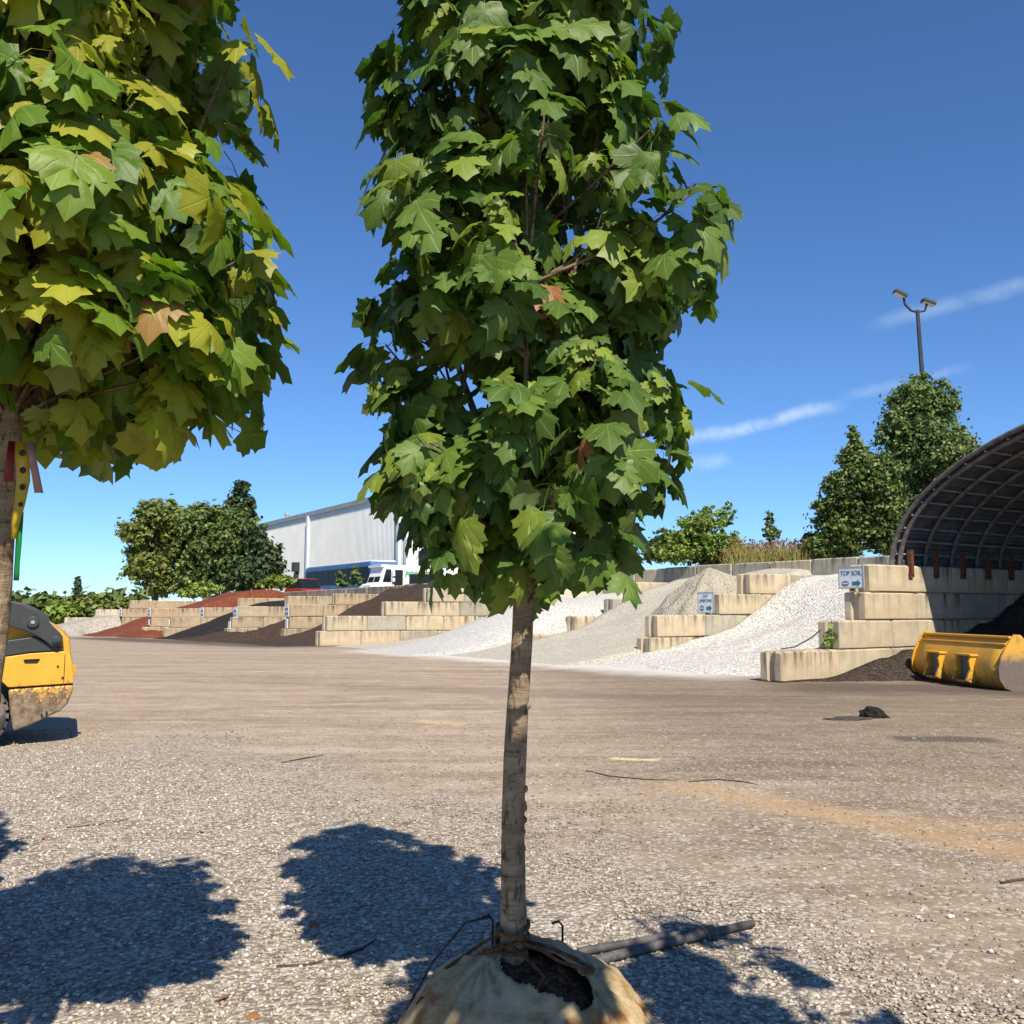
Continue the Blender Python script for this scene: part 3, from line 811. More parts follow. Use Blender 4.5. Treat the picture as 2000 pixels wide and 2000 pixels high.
corr('side_wall', lambda a, d, z: wp(a, -d, z), 50, M_wallw)
corr('gable_wall', lambda a, d, z: wp(-d, a, z), 24, M_wallb)
m = MB(); m.add([wp(0, 0, WZ1), wp(0, 24, WZ1), wp(0, 12, WZ1 + 1.0)], [(0, 1, 2)]); obj('gable', m, M_wallb, wh)
m = MB(); m.add([wp(-.2, -.12, WZ1 + .03), wp(50.2, -.12, WZ1 + .03), wp(50.4, 12, WZ1 + 1.05), wp(-.4, 12, WZ1 + 1.05), wp(-.4, 24.5, WZ1 - .05), wp(50.4, 24.5, WZ1 - .05)], [(0, 1, 2, 3), (3, 2, 5, 4)]); obj('roof', m, M_wallw, wh)
wrot = Matrix.Translation(WC) @ Matrix.Rotation(math.atan2(U.y, U.x), 4, 'Z')     # local x along U, local y = left of U = -Vv
m = MB(); m.box(-.2, 50.2, .06, .17, WZ1 - .5, WZ1 + .02, wrot); obj('gutter', m, M_fascia, wh)
for a in (26.0, 1.2):
    m = MB(); m.box(a, a + .55, .06, .3, WZ0, WZ1 - .5, wrot); obj('downspout', m, M_white, wh)
m = MB(); m.box(-.15, .35, -.15, .12, WZ0, WZ1, wrot); obj('corner_trim', m, M_white, wh)
m = MB(); m.box(29, 30.1, .1, .7, 6.0, 7.1, wrot); m.box(29.3, 29.8, .1, .45, 5.2, 6.0, wrot); obj('wall_lamp', m, M_dkgrey, wh)
m = MB(); m.box(-.18, -.06, -4.6, -1.2, 5.4, 7.0, wrot); obj('window', m, M_glass, wh)
m = MB(); m.tube([wp(36, .6, WZ1), wp(36, .6, WZ1 + .5)], .25, 8); m.tube([wp(36, .6, WZ1 + .5), wp(36, .6, WZ1 + .75)], .38, 8); obj('roof_vent', m, M_fascia, wh)


# ---------------------------------------------------------------- vehicles on the terrace
def wheel(parent, x, y, z, r, w, n=20):
    m = MB(); m.tube([(x, y - w / 2, z), (x, y + w / 2, z)], r, n); t_ = obj('wheel', m, M_tyre, parent, bevel=.03)
    m = MB(); m.tube([(x, y - w / 2 - .012, z), (x, y + w / 2 + .012, z)], r * .58, 14); obj('rim', m, M_rim, t_)
    return t_


# coach, its long side towards the bins (local x along the length, local -y side faces the bins)
bx = Vector((-11.9, 80, UPZ))
bus = empty('coach', bx, math.atan2(U.y, U.x) , 'long blue coach with dark windows parked beside the warehouse', 'bus')
# local x along U (away), local +y = -Vv (towards the yard side); body occupies y in [-2.55, 0]
BLn = 16.0
m = MB(); m.prism([(0.05, .35), (BLn, .35), (BLn, 3.2), (BLn - .3, 3.5), (.35, 3.55), (0, 3.25)], -2.55, 0); obj('body', m, M_bluep, bus, bevel=.08)
m = MB(); m.box(.3, BLn - .4, -2.57, .02, 1.75, 3.12); gl = obj('window_band', m, M_busglass, bus)
for q in range(1, 10):
    m = MB(); m.box(q * 1.6, q * 1.6 + .07, .021, .03, 1.75, 3.12); obj('pillar', m, M_blackm, gl)
m = MB(); m.box(-.03, .02, -2.4, -.15, 1.5, 3.0); obj('windshield', m, M_glass, bus)
m = MB(); m.box(.2, BLn - .2, -2.4, -.15, 3.5, 3.66); obj('roof', m, M_white, bus, bevel=.06)
for x_ in (2.6, 12.2, 13.4):
    for y_ in (-2.35, -.2): wheel(bus, x_, y_, .5, .5, .34)

# white step van, driver's end to the left
vb = Vector((-9.55, 70, UPZ))
van = empty('step_van', vb, BINROT, 'white step van with green FOREVER lettering and an open side door', 'van')
# local x along Vv (front at x=0), local +y = U (away); near side at y=0
m = MB(); m.prism([(-.9, .45), (6.0, .45), (6.0, 2.78), (.35, 2.78), (.15, 2.72), (-.25, 1.45), (-.85, 1.3)], .0, 2.3); obj('body', m, M_white, van, bevel=.05)
m = MB(); m.box(-.12, .5, .0 - .02, 2.32, 2.62, 2.8); obj('roof_visor', m, M_white, van)
for y0, y1 in ((.12, 1.1), (1.2, 2.18)):
    m = MB(); m.add([(.135 - .03, y0, 2.55), (.135 - .03, y1, 2.55), (-.21 - .03, y1, 1.5), (-.21 - .03, y0, 1.5)], [(0, 1, 2, 3)]); obj('windshield', m, M_glass, van)
m = MB(); m.box(.95, 1.65, -.012, .02, .6, 2.42); obj('door_opening', m, M_blackm, van)
m = MB(); m.add([(.28, -.012, 2.45), (.7, -.012, 2.45), (.7, -.012, 1.5), (.0, -.012, 1.5)], [(0, 1, 2, 3)]); obj('side_window', m, M_glass, van)
m = MB(); m.box(.72, .92, -.2, -.03, 1.95, 2.35); m.box(.72, .92, -.2, -.03, 1.55, 1.8); obj('mirror', m, M_white, van)
for y0 in (.15, 1.75):
    m = MB(); m.box(-.92, -.84, y0, y0 + .4, .95, 1.2); obj('headlight', m, M_lampg, van)
m = MB(); m.box(-1.05, -.85, .0, 2.3, .45, .72); obj('bumper', m, M_blackm, van)
o = obj('lettering', text_mesh('FOREVER', .56, .004, .25, .022), M_greenlet, van); o.rotation_euler = (math.pi / 2, 0, 0); o.location = (2.95, -.008, 2.08)
m = MB(); m.box(2.5, 3.5, -.01, -.004, 1.66, 1.7); obj('small_print', m, M_greyt, van)
for x_ in (.05, 4.6):
    for y_ in (.2, 2.1): wheel(van, x_, y_, .42, .42, .28)


def car(loc, rz, paint, label, H=1.75, L=4.7, Wd=1.85, hood=.52):
    c = empty('car', loc, rz, label, 'car', 'cars parked on the terrace')
    b_ = H * hood + .1
    m = MB(); m.prism([(0, .35), (L, .35), (L, b_), (L - .1, b_ + .1), (1.3, b_ + .06), (.15, b_ - .12), (0, b_ - .25)], 0, Wd); obj('body', m, paint, c, bevel=.08)
    m = MB(); m.prism([(1.15, b_ + .02), (L - .15, b_ + .02), (L - .55, H), (1.95, H)], .12, Wd - .12); obj('cabin', m, M_glass, c, bevel=.05)
    m = MB(); m.box(1.95, L - .6, .16, Wd - .16, H - .03, H + .03); obj('roof', m, paint, c, bevel=.02)
    for y0 in (.1, Wd - .5):
        m = MB(); m.box(-.03, .1, y0, y0 + .4, b_ - .42, b_ - .24); obj('headlight', m, M_lampg, c)
    m = MB(); m.box(-.025, .08, .52, Wd - .52, b_ - .5, b_ - .2); obj('grille', m, M_blackm, c)
    for x_ in (.9, L - .9):
        for y_ in (.1, Wd - .1): wheel(c, x_, y_, .36, .36, .22)
    return c


pc = atY(642, 1150, 76); car((pc.x, pc.y, UPZ), math.atan2(U.y, U.x) + .05, M_redp, 'red car with a dark grille parked before the blue coach', 1.95)
pc = atY(846, 1135, 66); car((pc.x, pc.y, UPZ), math.atan2(U.y, U.x) - .5, M_navy, 'dark blue car parked before the white step van', 2.0)

# lamp mast
mp = atY(1808, 725, 47); mast = empty('light_mast', (mp.x, mp.y, UPZ), 0, 'tall slim mast with two floodlights behind the right hand trees', 'lamp post')
top = atY(1797, 606, 47).z - UPZ
m = MB(); m.tube([(0, 0, 0), (-.12, 0, top * .6), (-.28, 0, top)], [.17, .13, .10], 8); obj('pole', m, M_dkgrey, mast)
m = MB(); m.tube([(-.98, 0, top + .75), (-.9, 0, top + .3), (-.6, 0, top - .02), (-.28, 0, top - .1), (.1, 0, top - .02), (.22, 0, top + .35)], .06, 6); obj('arm', m, M_dkgrey, mast)
for x_, z_, rt in ((-1.12, top + .86, .5), (.3, top + .42, .35)):
    m = MB(); Mx = Matrix.Translation((x_, 0, z_)) @ Matrix.Rotation(rt, 4, 'Y'); m.box(-.34, .34, -.24, .24, -.10, .10, Mx); fl = obj('floodlight', m, M_dkgrey, mast, bevel=.05)
    m = MB(); m.box(-.28, .28, -.19, .19, -.12, -.10, Mx); obj('lens', m, M_lampg, fl)


# ---------------------------------------------------------------- background trees
def leaves_np(centers, radii, n, size, droop=.15, up=.5, elong=1.7):
    """small folded leaf faces spread through little clumps"""
    k = len(centers); N = k * n
    d = rng.normal(size=(N, 3)); d /= np.linalg.norm(d, axis=1)[:, None]
    rho = np.abs(rng.normal(0, .55, N))
    c = np.repeat(centers, n, 0); r = np.repeat(radii, n, 0)
    P = c + d * r * rho[:, None]
    nrm = d * .7 + rng.normal(size=(N, 3)) * .55 + np.array([0, 0, up]); nrm /= np.linalg.norm(nrm, axis=1)[:, None]
    a = np.cross(nrm, rng.normal(size=(N, 3))); a /= np.linalg.norm(a, axis=1)[:, None]; b = np.cross(nrm, a)
    sz = size * (.6 + .8 * rng.random(N))[:, None]
    tip = P + a * sz * elong * .5; base = P - a * sz * elong * .5; l = P + b * sz * .5 + nrm * sz * .12; rr = P - b * sz * .5 + nrm * sz * .12
    V = np.stack([base, l, tip, rr], 1).reshape(-1, 3); Fc = np.arange(N * 4).reshape(N, 4)
    return V, Fc


def bg_tree(name, label, blobs, Y, n_clump, n_leaf, size, mat, base_z, cat='tree', group=None, trunk=True, lean=0.0, crad=.46, fill=.8):
    C, Rr = [], []; xs_, zs = [], []
    area = sum(b[2] * b[3] for b in blobs)
    for (px, py, rx, ry) in blobs:
        cw = atY(px, py, Y); rxm = rx / F * Y; rzm = ry / F * Y; rd = (rxm + rzm) / 2
        yo = rng.uniform(-.5, .5) * rd; xs_.append(cw.x); zs.append(cw.z)
        for q in range(max(4, int(n_clump * rx * ry / area))):
            d = rng.normal(size=3); d /= np.linalg.norm(d); rho = rng.random() ** (1 / 3) * (fill + (1 - fill) * rng.random()) * (1.12 if rng.random() < .12 else 1)
            C.append((cw.x + d[0] * rxm * rho, cw.y + yo + d[1] * rd * rho, cw.z + d[2] * rzm * rho))
            cr = crad * min(rd, 2.2) * rng.uniform(.5, 1.2); Rr.append((cr, cr, cr * .75))
    bxm = float(np.mean(xs_)); bl = blobs[-1]; root = Vector((bxm, Y, base_z))
    tr = empty(name, root, 0, label, cat, group)
    C = np.array(C); V, Fc = leaves_np(C, np.array(Rr), n_leaf, size)
    V = V - np.array(root); V[:, 2] = np.maximum(V[:, 2], .02)
    o = bpy.data.objects.new('crown', npmesh('crown', V, Fc, mat)); link(o, tr)
    if trunk:
        m = MB(); zt = max(zs) - base_z; r0 = .035 * zt
        m.tube([(0, 0, -.3), (.02 * zt, 0, zt * .3), (-.01 * zt, .02 * zt, zt * .65), (0, 0, zt * .95)], [r0, r0 * .8, r0 * .5, r0 * .12], 8)
        for q in range(min(26, len(C))):
            cpt = C[rng.integers(len(C))] - np.array(root); zz = max(.15 * zt, cpt[2] * .62)
            m.tube([(0, 0, zz), tuple(cpt * np.array([.55, .55, 0]) + np.array([0, 0, zz * .6 + cpt[2] * .4])), tuple(cpt)], [r0 * .35, r0 * .22, r0 * .08], 5, False)
        obj('trunk', m, M_bark2, tr)
    return tr


GL = 'trees beyond the bins'
bg_tree('broadleaf_tree', 'airy olive green tree with a loose crown beyond the red mulch', [(290, 998, 26, 26), (278, 1040, 38, 32), (325, 1012, 42, 40), (272, 1085, 28, 28), (300, 1112, 45, 36), (345, 1060, 52, 60), (330, 1140, 40, 25)], 88, 700, 34, .26, M_fol_olive, UPZ - .5, group=GL)
bg_tree('broadleaf_tree', 'dense full green tree in the middle of the clump beyond the black mulch', [(400, 1022, 60, 38), (425, 1088, 72, 62), (465, 1065, 55, 68), (385, 1125, 52, 42), (450, 1130, 60, 30)], 85, 700, 38, .27, M_fol_mid, UPZ - .5, group=GL)
bg_tree('conifer_tree', 'tall dark spire-topped tree rising above the clump', [(472, 956, 16, 20), (489, 985, 11, 15), (462, 985, 22, 22), (452, 1015, 34, 28), (478, 1010, 25, 22), (462, 1050, 40, 36)], 90, 380, 36, .26, M_fol_dark, UPZ - .5, group=GL)
bg_tree('broadleaf_tree', 'dark rounded tree standing against the white warehouse', [(500, 1055, 24, 32), (522, 1085, 24, 28), (503, 1118, 46, 34), (545, 1108, 14, 10), (480, 1130, 40, 24)], 82, 420, 36, .26, M_fol_dark, UPZ - .4, group=GL)
bg_tree('shrub', 'light green shrub behind the red mulch heap', [(395, 1150, 30, 14), (365, 1158, 18, 10)], 80, 70, 26, .26, M_fol_light, UPZ - .4, 'shrub', 'shrubs along the terrace', False)
bg_tree('shrub', 'low light green shrub at the foot of the warehouse', [(545, 1135, 26, 12), (520, 1140, 18, 9)], 72, 70, 24, .24, M_fol_light, UPZ, 'shrub', 'shrubs along the terrace', False)
bg_tree('weed', 'tall slim weeds growing before the blue coach', [(664, 1128, 7, 16), (694, 1122, 6, 20), (672, 1142, 18, 6), (705, 1135, 5, 12)], 62, 60, 14, .16, M_fol_mid, UPZ + .4, 'weeds', None, False)
GS = 'low trees on the skyline'
for (lab, bl, mt) in [('rounded bushy tree farthest to the left on the skyline', [(88, 1178, 26, 18), (100, 1198, 40, 18)], M_fol_mid),
                      ('broad bushy tree between the conifer and the whitish blocks', [(175, 1183, 32, 20), (205, 1195, 40, 18)], M_fol_olive),
                      ('low dark tree behind the end of the block wall', [(252, 1182, 26, 13), (270, 1190, 24, 12)], M_fol_olive),
                      ('yellow-green bush below the conifer', [(128, 1200, 38, 20)], M_fol_light)]:
    bg_tree('bushy_tree', lab, bl, 108 + random.uniform(-3, 3), 150, 26, .42, mt, -.8, 'tree', GS)
# pointed conifer
cw = atY(153, 1128, 112); con = empty('spruce_tree', (cw.x, cw.y, -.8), 0, 'pointed dark spruce on the skyline', 'tree', GS)
Hc = cw.z + .8; C = []; Rr = []
for q in range(230):
    f = rng.random() ** .8; th = rng.random() * 6.283; r_ = (.06 + .30 * f * Hc * .55) * (.45 + .55 * rng.random())
    C.append((r_ * math.cos(th), r_ * math.sin(th), Hc * (1 - f * .92))); Rr.append((.32, .32, .16))
V, Fc = leaves_np(np.array(C), np.array(Rr), 14, .26); link(bpy.data.objects.new('crown', npmesh('crown', V, Fc, M_fol_dark)), con)
m = MB(); m.tube([(0, 0, -.2), (0, 0, Hc)], [.22, .03], 7); obj('trunk', m, M_bark2, con)
# right hand trees
GR = 'trees behind the shed'
bg_tree('broadleaf_tree', 'bushy dark green tree with a pointed side crown beside the hoop shed', [(1672, 850, 12, 24), (1664, 892, 32, 32), (1695, 930, 55, 48), (1640, 952, 34, 38), (1608, 985, 24, 13), (1660, 1010, 68, 50), (1720, 1000, 58, 55), (1640, 1062, 62, 28), (1740, 1058, 50, 30), (1598, 1072, 24, 22)], 34.5, 900, 46, .095, M_fol_mid, UPZ + .85, group=GR)
bg_tree('broadleaf_tree', 'taller glossy-leaved tree right behind the hoop shed roof', [(1800, 748, 20, 26), (1770, 792, 46, 46), (1828, 792, 40, 48), (1742, 850, 40, 56), (1800, 880, 76, 62), (1862, 880, 40, 44), (1828, 950, 58, 55), (1780, 962, 55, 55), (1820, 1012, 40, 38), (1795, 1050, 40, 30)], 37, 950, 46, .10, M_fol_gloss, UPZ + .85, group=GR)
bg_tree('shrub', 'feathery green shrub above the retaining wall', [(1365, 1030, 48, 32), (1340, 1062, 42, 30), (1418, 1008, 22, 26), (1320, 1078, 40, 20), (1402, 1064, 50, 28), (1380, 998, 16, 16), (1430, 1078, 30, 16), (1350, 1040, 30, 30), (1330, 1078, 50, 24), (1390, 1082, 60, 24), (1450, 1080, 30, 18)], 37, 680, 24, .085, M_fol_light, UPZ + .85, 'shrub', 'shrubs along the terrace', True, crad=.34)
bg_tree('sapling', 'thin sapling rising out of the tall grass', [(1503, 1016, 9, 18), (1506, 1042, 18, 18)], 41, 50, 18, .10, M_fol_gloss, UPZ + .85, 'sapling', None, True)
bg_tree('shrub', 'dark shrub at the left foot of the trees beside the shed', [(1590, 1062, 26, 24), (1575, 1078, 20, 14)], 36, 110, 26, .11, M_fol_dark, UPZ + .85, 'shrub', 'shrubs along the terrace', False)
bg_tree('shrub', 'green shrub showing right of the maple crown above the retaining wall', [(1285, 1075, 34, 24), (1300, 1050, 20, 18)], 40, 130, 24, .11, M_fol_mid, UPZ + .85, 'shrub', 'shrubs along the terrace', False)
# tall grass with reddish plumes
N = 5200; gx0 = atY(1405, 1080, 37).x; gx1 = atY(1620, 1080, 35).x
X = rng.uniform(gx0, gx1, N); Yg = 34.5 + rng.random(N) * 5.5; Hh = rng.uniform(.45, 1.2, N); ln = rng.normal(0, .26, (N, 2))
B0 = np.stack([X, Yg, np.full(N, UPZ + .85)], 1); wdt = np.array([.012, 0, 0]); T = B0 + np.stack([ln[:, 0], ln[:, 1], Hh], 1); Mi = B0 + np.stack([ln[:, 0] * .35, ln[:, 1] * .35, Hh * .6], 1)
V = np.stack([B0 - wdt, B0 + wdt, Mi + wdt * .8, T, Mi - wdt * .8], 1).reshape(-1, 3)
tag(obj('tall_grass', npmesh('tall_grass', V, np.arange(N * 5).reshape(N, 5)), M_grass), 'tall grass growing above the retaining wall', 'grass', kind='stuff')
sel = rng.random(N) < .22; V, Fc = leaves_np(T[sel] + np.array([0, 0, .05]), np.full((sel.sum(), 3), (.04, .04, .13)), 6, .05)
tag(obj('grass_plumes', npmesh('grass_plumes', V, Fc), M_plume), 'reddish seed heads of the tall grass', 'grass', kind='stuff')
# far wood closing the horizon
C = []
for q in range(420):
    th = R(rng.uniform(-75, 75)); dd = rng.uniform(230, 300); C.append((dd * math.sin(th), dd * math.cos(th), rng.uniform(-1, 4.5)))
C = np.array(C); V, Fc = leaves_np(C, np.tile([5, 4, 2.6], (len(C), 1)), 60, 1.5)
tag(obj('far_wood', npmesh('far_wood', V, Fc), M_fol_mid), 'low far wood along the horizon', 'trees', kind='stuff')
# ================================================================ MAPLES IN BURLAP
HALF = [(0, 0), (.13, -.08), (.36, -.13), (.40, .03), (.56, .10), (.53, .24), (.66, .40), (.50, .45), (.44, .58), (.28, .50), (.275, .64), (.36, .76), (.185, .80), (0, 1.0)]
OUT = HALF + [(-x, y) for x, y in reversed(HALF[1:-1])]
NO = len(OUT)


def leaf_shape(seed):
    rr = random.Random(seed); V = []; asy = rr.uniform(.88, 1.12); dr = rr.uniform(.10, .55); fold = rr.uniform(-.05, .5); curl = rr.uniform(-.1, .35); tw = rr.uniform(-.35, .35)
    ph = rr.uniform(0, 6)

    def z(x, y): return -dr * max(0, y) ** 2 * .9 - fold * abs(x) ** 1.4 - curl * (x * x + (y - .25) ** 2) * .6 + tw * x * y + .035 * math.sin(9 * x + ph) * math.cos(7 * y + ph)
    for (x, y) in OUT:
        xx = x * (asy if x > 0 else 1 / asy) + rr.uniform(-.02, .02); yy = y + rr.uniform(-.02, .02)
        V.append((xx, yy, z(xx, yy) + rr.uniform(-.02, .02)))
    for (x, y, _) in list(V):
        xx = x * .52; yy = .16 + (y - .16) * .52; V.append((xx, yy, z(xx, yy)))
    V.append((0, .22, z(0, .22)))
    n = NO; Fc = []
    for i in range(n):
        j = (i + 1) % n; Fc += [(i, j, n + j), (i, n + j, n + i), (n + i, n + j, 2 * n)]
    b = len(V); w = .012
    for (y, zz) in ((0.03, 0), (-.30, -.08), (-.60, -.36)): V += [(-w, y, zz), (w, y, zz)]
    for i in (0, 2): Fc += [(b + i, b + i + 1, b + i + 3), (b + i, b + i + 3, b + i + 2)]
    V = np.array(V); UVs = V[:, :2] + np.array([.5, 0]); return V, np.array(Fc), UVs


LV = [leaf_shape(i) for i in range(12)]
PEND = np.array([0, -.60, -.36])


def leaf_mesh_obj(i, mat):
    V, Fc, UVs = LV[i]; me = npmesh('leaf', V, Fc, mat, True); ul = me.uv_layers.new(name='UVMap'); ul.data.foreach_set('uv', UVs[Fc.ravel()].astype(np.float32).ravel()); return me


LM = [leaf_mesh_obj(i, M_leaf_o) for i in range(len(LV))]


def crown_table(rows, axis_px, Y, shrink=.92, extra=()):
    T = []
    for (y, l, r) in rows:
        p = atY(axis_px, y, Y); T.append((p.z + .085, (axis_px - l) / F * Y * shrink, (r - axis_px) / F * Y * shrink))
    T = sorted(T + list(extra)); A = np.array(T); return A


def make_maple(name, label, base, axis_fn, A, n_tip, pal, leaf, seed, pieces=300, group='young balled maples set out in the yard', ztop=None, r0=.048, hole=0.0, zb0=1.1):
    rg = np.random.default_rng(seed); rd = random.Random(seed)
    tr = empty(name, base, 0, label, 'tree', group); base = np.array(base)
    ztop = ztop or A[-1, 0]; z0 = A[0, 0]
    # trunk
    nz = 46; m = MB(); pts = []; rad = []
    for i in range(nz + 1):
        z = .36 + (ztop * .94 - .36) * i / nz; p = axis_fn(z) - base; pts.append(tuple(p)); f = (z - .36) / (ztop - .36)
        rad.append(r0 * (1 - .74 * f) * (1 + .25 * math.exp(-(z - .36) / .07)) * (1 + .035 * math.sin(z * 61 + seed) * math.sin(z * 23) + .03 * rd.uniform(-1, 1)))
    m.tube(pts, rad, 18); trunk = obj('trunk', m, M_bark, tr, smooth=True)
    for q in range(9):                                   # bark knots
        z = rd.uniform(.6, 1.3); p = axis_fn(z) - base; th = rd.uniform(0, 6.28); rr_ = r0 * (1 - .6 * (z - .36) / (ztop - .36)); c = Vector(p) + Vector((math.cos(th) * rr_ * .9, math.sin(th) * rr_ * .9, 0))
        m = MB(); m.tube([c + Vector((0, 0, -.014)), c + Vector((0, 0, -.006)), c + Vector((0, 0, .006)), c + Vector((0, 0, .014))], [.002, .011, .011, .002], 7); obj('knot', m, M_bark, tr, smooth=True)

    def rad_at(z, th):
        rl = np.interp(z, A[:, 0], A[:, 1]); r_ = np.interp(z, A[:, 0], A[:, 2]); c = math.cos(th); mid = (rl + r_) / 2
        return mid + (r_ - rl) / 2 * c if abs(c) > 0 else mid
    zz = np.linspace(z0, A[-1, 0], 200); wz = np.array([(np.interp(q, A[:, 0], A[:, 1]) + np.interp(q, A[:, 0], A[:, 2])) for q in zz]) ** 1.55 + .02; wz /= wz.sum()
    tips = []; tries = 0; bo = []
    while len(bo) < n_tip // 6 and tries < 6000:          # boughs: lumps of foliage with gaps between
        tries += 1; z = rg.choice(zz, p=wz); th = rg.uniform(0, 2 * math.pi); rm = rad_at(z, th); rho = rm * (.30 + .50 * rg.random() ** .6); ax = axis_fn(z)
        p = np.array([ax[0] + rho * math.cos(th), ax[1] + rho * math.sin(th), z])
        if all(np.sum(((p - q) * np.array([1, 1, .8])) ** 2) > .185 ** 2 for q in bo): bo.append(p)
    tries = 0; bo = np.array(bo)
    while len(tips) < n_tip and tries < n_tip * 60:
        tries += 1; p = bo[rg.integers(len(bo))] + rg.normal(0, 1, 3) * np.array([.115, .115, .10]); z = p[2]
        if not z0 < z < A[-1, 0]: continue
        ax = axis_fn(z); dx, dy = p[0] - ax[0], p[1] - ax[1]; rho = math.hypot(dx, dy); th = math.atan2(dy, dx)
        if rho > rad_at(z, th) * 1.0 or rho < .04: continue
        if any(np.sum((p - q[0]) ** 2) < .0042 for q in tips): continue
        tips.append((p, th, rho))
    # limbs and twigs
    m = MB(); stems = []
    for k in range(13):                                  # steep limbs
        th = k * 2.4 + rd.uniform(-.4, .4); zs = zb0 + (ztop - 1.6 - zb0) * (k / 12) ** 1.2; zt = min(ztop - .25, zs + rd.uniform(.7, 1.3)); rm = rad_at(zt, th) * rd.uniform(.5, .75)
        a0 = axis_fn(zs) - base; a1 = axis_fn(zt) - base
        P = [Vector(a0) + (Vector(a1) - Vector(a0)) * f + Vector((math.cos(th), math.sin(th), 0)) * rm * (f ** .7) for f in (0, .25, .5, .75, 1)]
        m.tube(P, [.017, .014, .011, .008, .004], 7, False); stems += [np.array(q) for q in P[1:]]
    for z in np.linspace(zb0, ztop * .93, 30): stems.append(axis_fn(z) - base)
    SA = np.array(stems)
    for (p, th, rho) in tips:
        lp = p - base; d = SA - lp; dist = np.sqrt((d[:, 0] ** 2 + d[:, 1] ** 2)) + np.abs(lp[2] - SA[:, 2] - .22) * .9; j = int(np.argmin(dist)); st = SA[j]
        mid = st * .45 + lp * .55 + np.array([0, 0, -.03 + .05 * rd.random()])
        m.tube([tuple(st), tuple(mid), tuple(lp)], [.0065, .005, .0032], 5, False)
    obj('limbs', m, M_twig, tr, smooth=True)
    # leaves
    L = []
    for (p, th, rho) in tips:
        n = rg.integers(7, 12); young = rg.random() < .22
        for k in range(n):
            psi = th + rg.normal(0, 1.15) if rg.random() < .8 else rg.uniform(0, 6.283)
            be = R(rg.uniform(12, 82)); T = np.array([math.cos(psi) * math.cos(be), math.sin(psi) * math.cos(be), -math.sin(be)])
            up = np.array([math.cos(th) * .45, math.sin(th) * .45, 1]) + rg.normal(0, .42, 3); Nn = up - T * up.dot(T); Nn /= np.linalg.norm(Nn); X = np.cross(T, Nn)
            sc = leaf * (rg.uniform(.55, 1.15) if not young else rg.uniform(.38, .62))
            Rm = np.stack([X, T, Nn], 1)
            at = p + np.array([rg.normal(0, .012), rg.normal(0, .012), -rg.uniform(0, .14) if k > 3 else 0])
            o = at - Rm @ (PEND * sc)
            L.append((o, Rm, sc, int(rg.integers(len(LV))), young))
    cen = np.array([l[0] + l[1][:, 1] * l[2] * .4 for l in L]); scs = np.array([l[2] for l in L])
    # colour per leaf
    cols = []
    for l, c in zip(L, cen):
        f = rg.random(); cc = np.array(pal[0]) * (1 - f) + np.array(pal[1]) * f
        hgt = fbm(c[0] * 2.2, c[1] * 2.2 + 9, c[2] * 2.2, 2)
        if l[4] or rg.random() < pal[4] or hgt > pal[5]: cc = cc * (1 - .75) + np.array(pal[2]) * .75
        if rg.random() < pal[6]: cc = np.array(pal[3])
        cols.append(cc * rg.uniform(.82, 1.15))
    cols = np.array(cols)
    chosen = set()
    if pieces:
        c_, s_ = math.cos(PITCH), math.sin(PITCH); q = cen - np.array([0, 0, CAMH]); dep = q[:, 1] * c_ + q[:, 2] * s_; vv = -q[:, 1] * s_ + q[:, 2] * c_
        px = CX + F * q[:, 0] / np.maximum(dep, .1); py = CY - F * vv / np.maximum(dep, .1); rp = scs * .36 * F / np.maximum(dep, .1)
        G = np.zeros((334, 334), bool); gain = np.zeros(len(L)); yy, xx = np.mgrid[0:334, 0:334]
        for i in np.argsort(dep):
            if dep[i] < .3 or not (-60 < px[i] < 2060 and -60 < py[i] < 2060): continue
            x0, y0, r_ = px[i] / 6, py[i] / 6, max(1.0, rp[i] / 6); a0, a1 = int(max(0, y0 - r_)), int(min(334, y0 + r_ + 1)); b0, b1 = int(max(0, x0 - r_)), int(min(334, x0 + r_ + 1))
            if a1 <= a0 or b1 <= b0: continue
            msk = ((xx[a0:a1, b0:b1] - x0) ** 2 + (yy[a0:a1, b0:b1] - y0) ** 2) < r_ * r_; sub = G[a0:a1, b0:b1]
            gain[i] = np.sum(msk & ~sub); sub |= msk
        chosen = set(int(i) for i in np.argsort(-gain)[:pieces] if gain[i] > 0)
    for i in chosen:
        o_, Rm, sc, k, _ = L[i]; o = bpy.data.objects.new('leaf', LM[k]); M4 = np.eye(4); M4[:3, :3] = Rm * sc; M4[:3, 3] = o_ - base
        COL.objects.link(o); o.parent = tr; o.matrix_basis = Matrix(M4.tolist()); o.color = (*[float(x) for x in cols[i]], 1)
    VV, FF, UU, TT = [], [], [], []; off = 0
    for i, (o_, Rm, sc, k, _) in enumerate(L):
        if i in chosen: continue
        V, Fc, UVs = LV[k]; VV.append((V * sc) @ Rm.T + (o_ - base)); FF.append(Fc + off); UU.append(UVs); TT.append(np.repeat(cols[i][None], len(V), 0)); off += len(V)
    V = np.concatenate(VV); Fc = np.concatenate(FF); UU = np.concatenate(UU); me = npmesh('leaf_mass', V, Fc, M_leaf_s, True, {'tint': np.concatenate(TT)})
    ul = me.uv_layers.new(name='UVMap'); ul.data.foreach_set('uv', UU[Fc.ravel()].astype(np.float32).ravel())
    lm = bpy.data.objects.new('leaf_mass', me); link(lm, tr); lm['kind'] = 'stuff'
    return tr


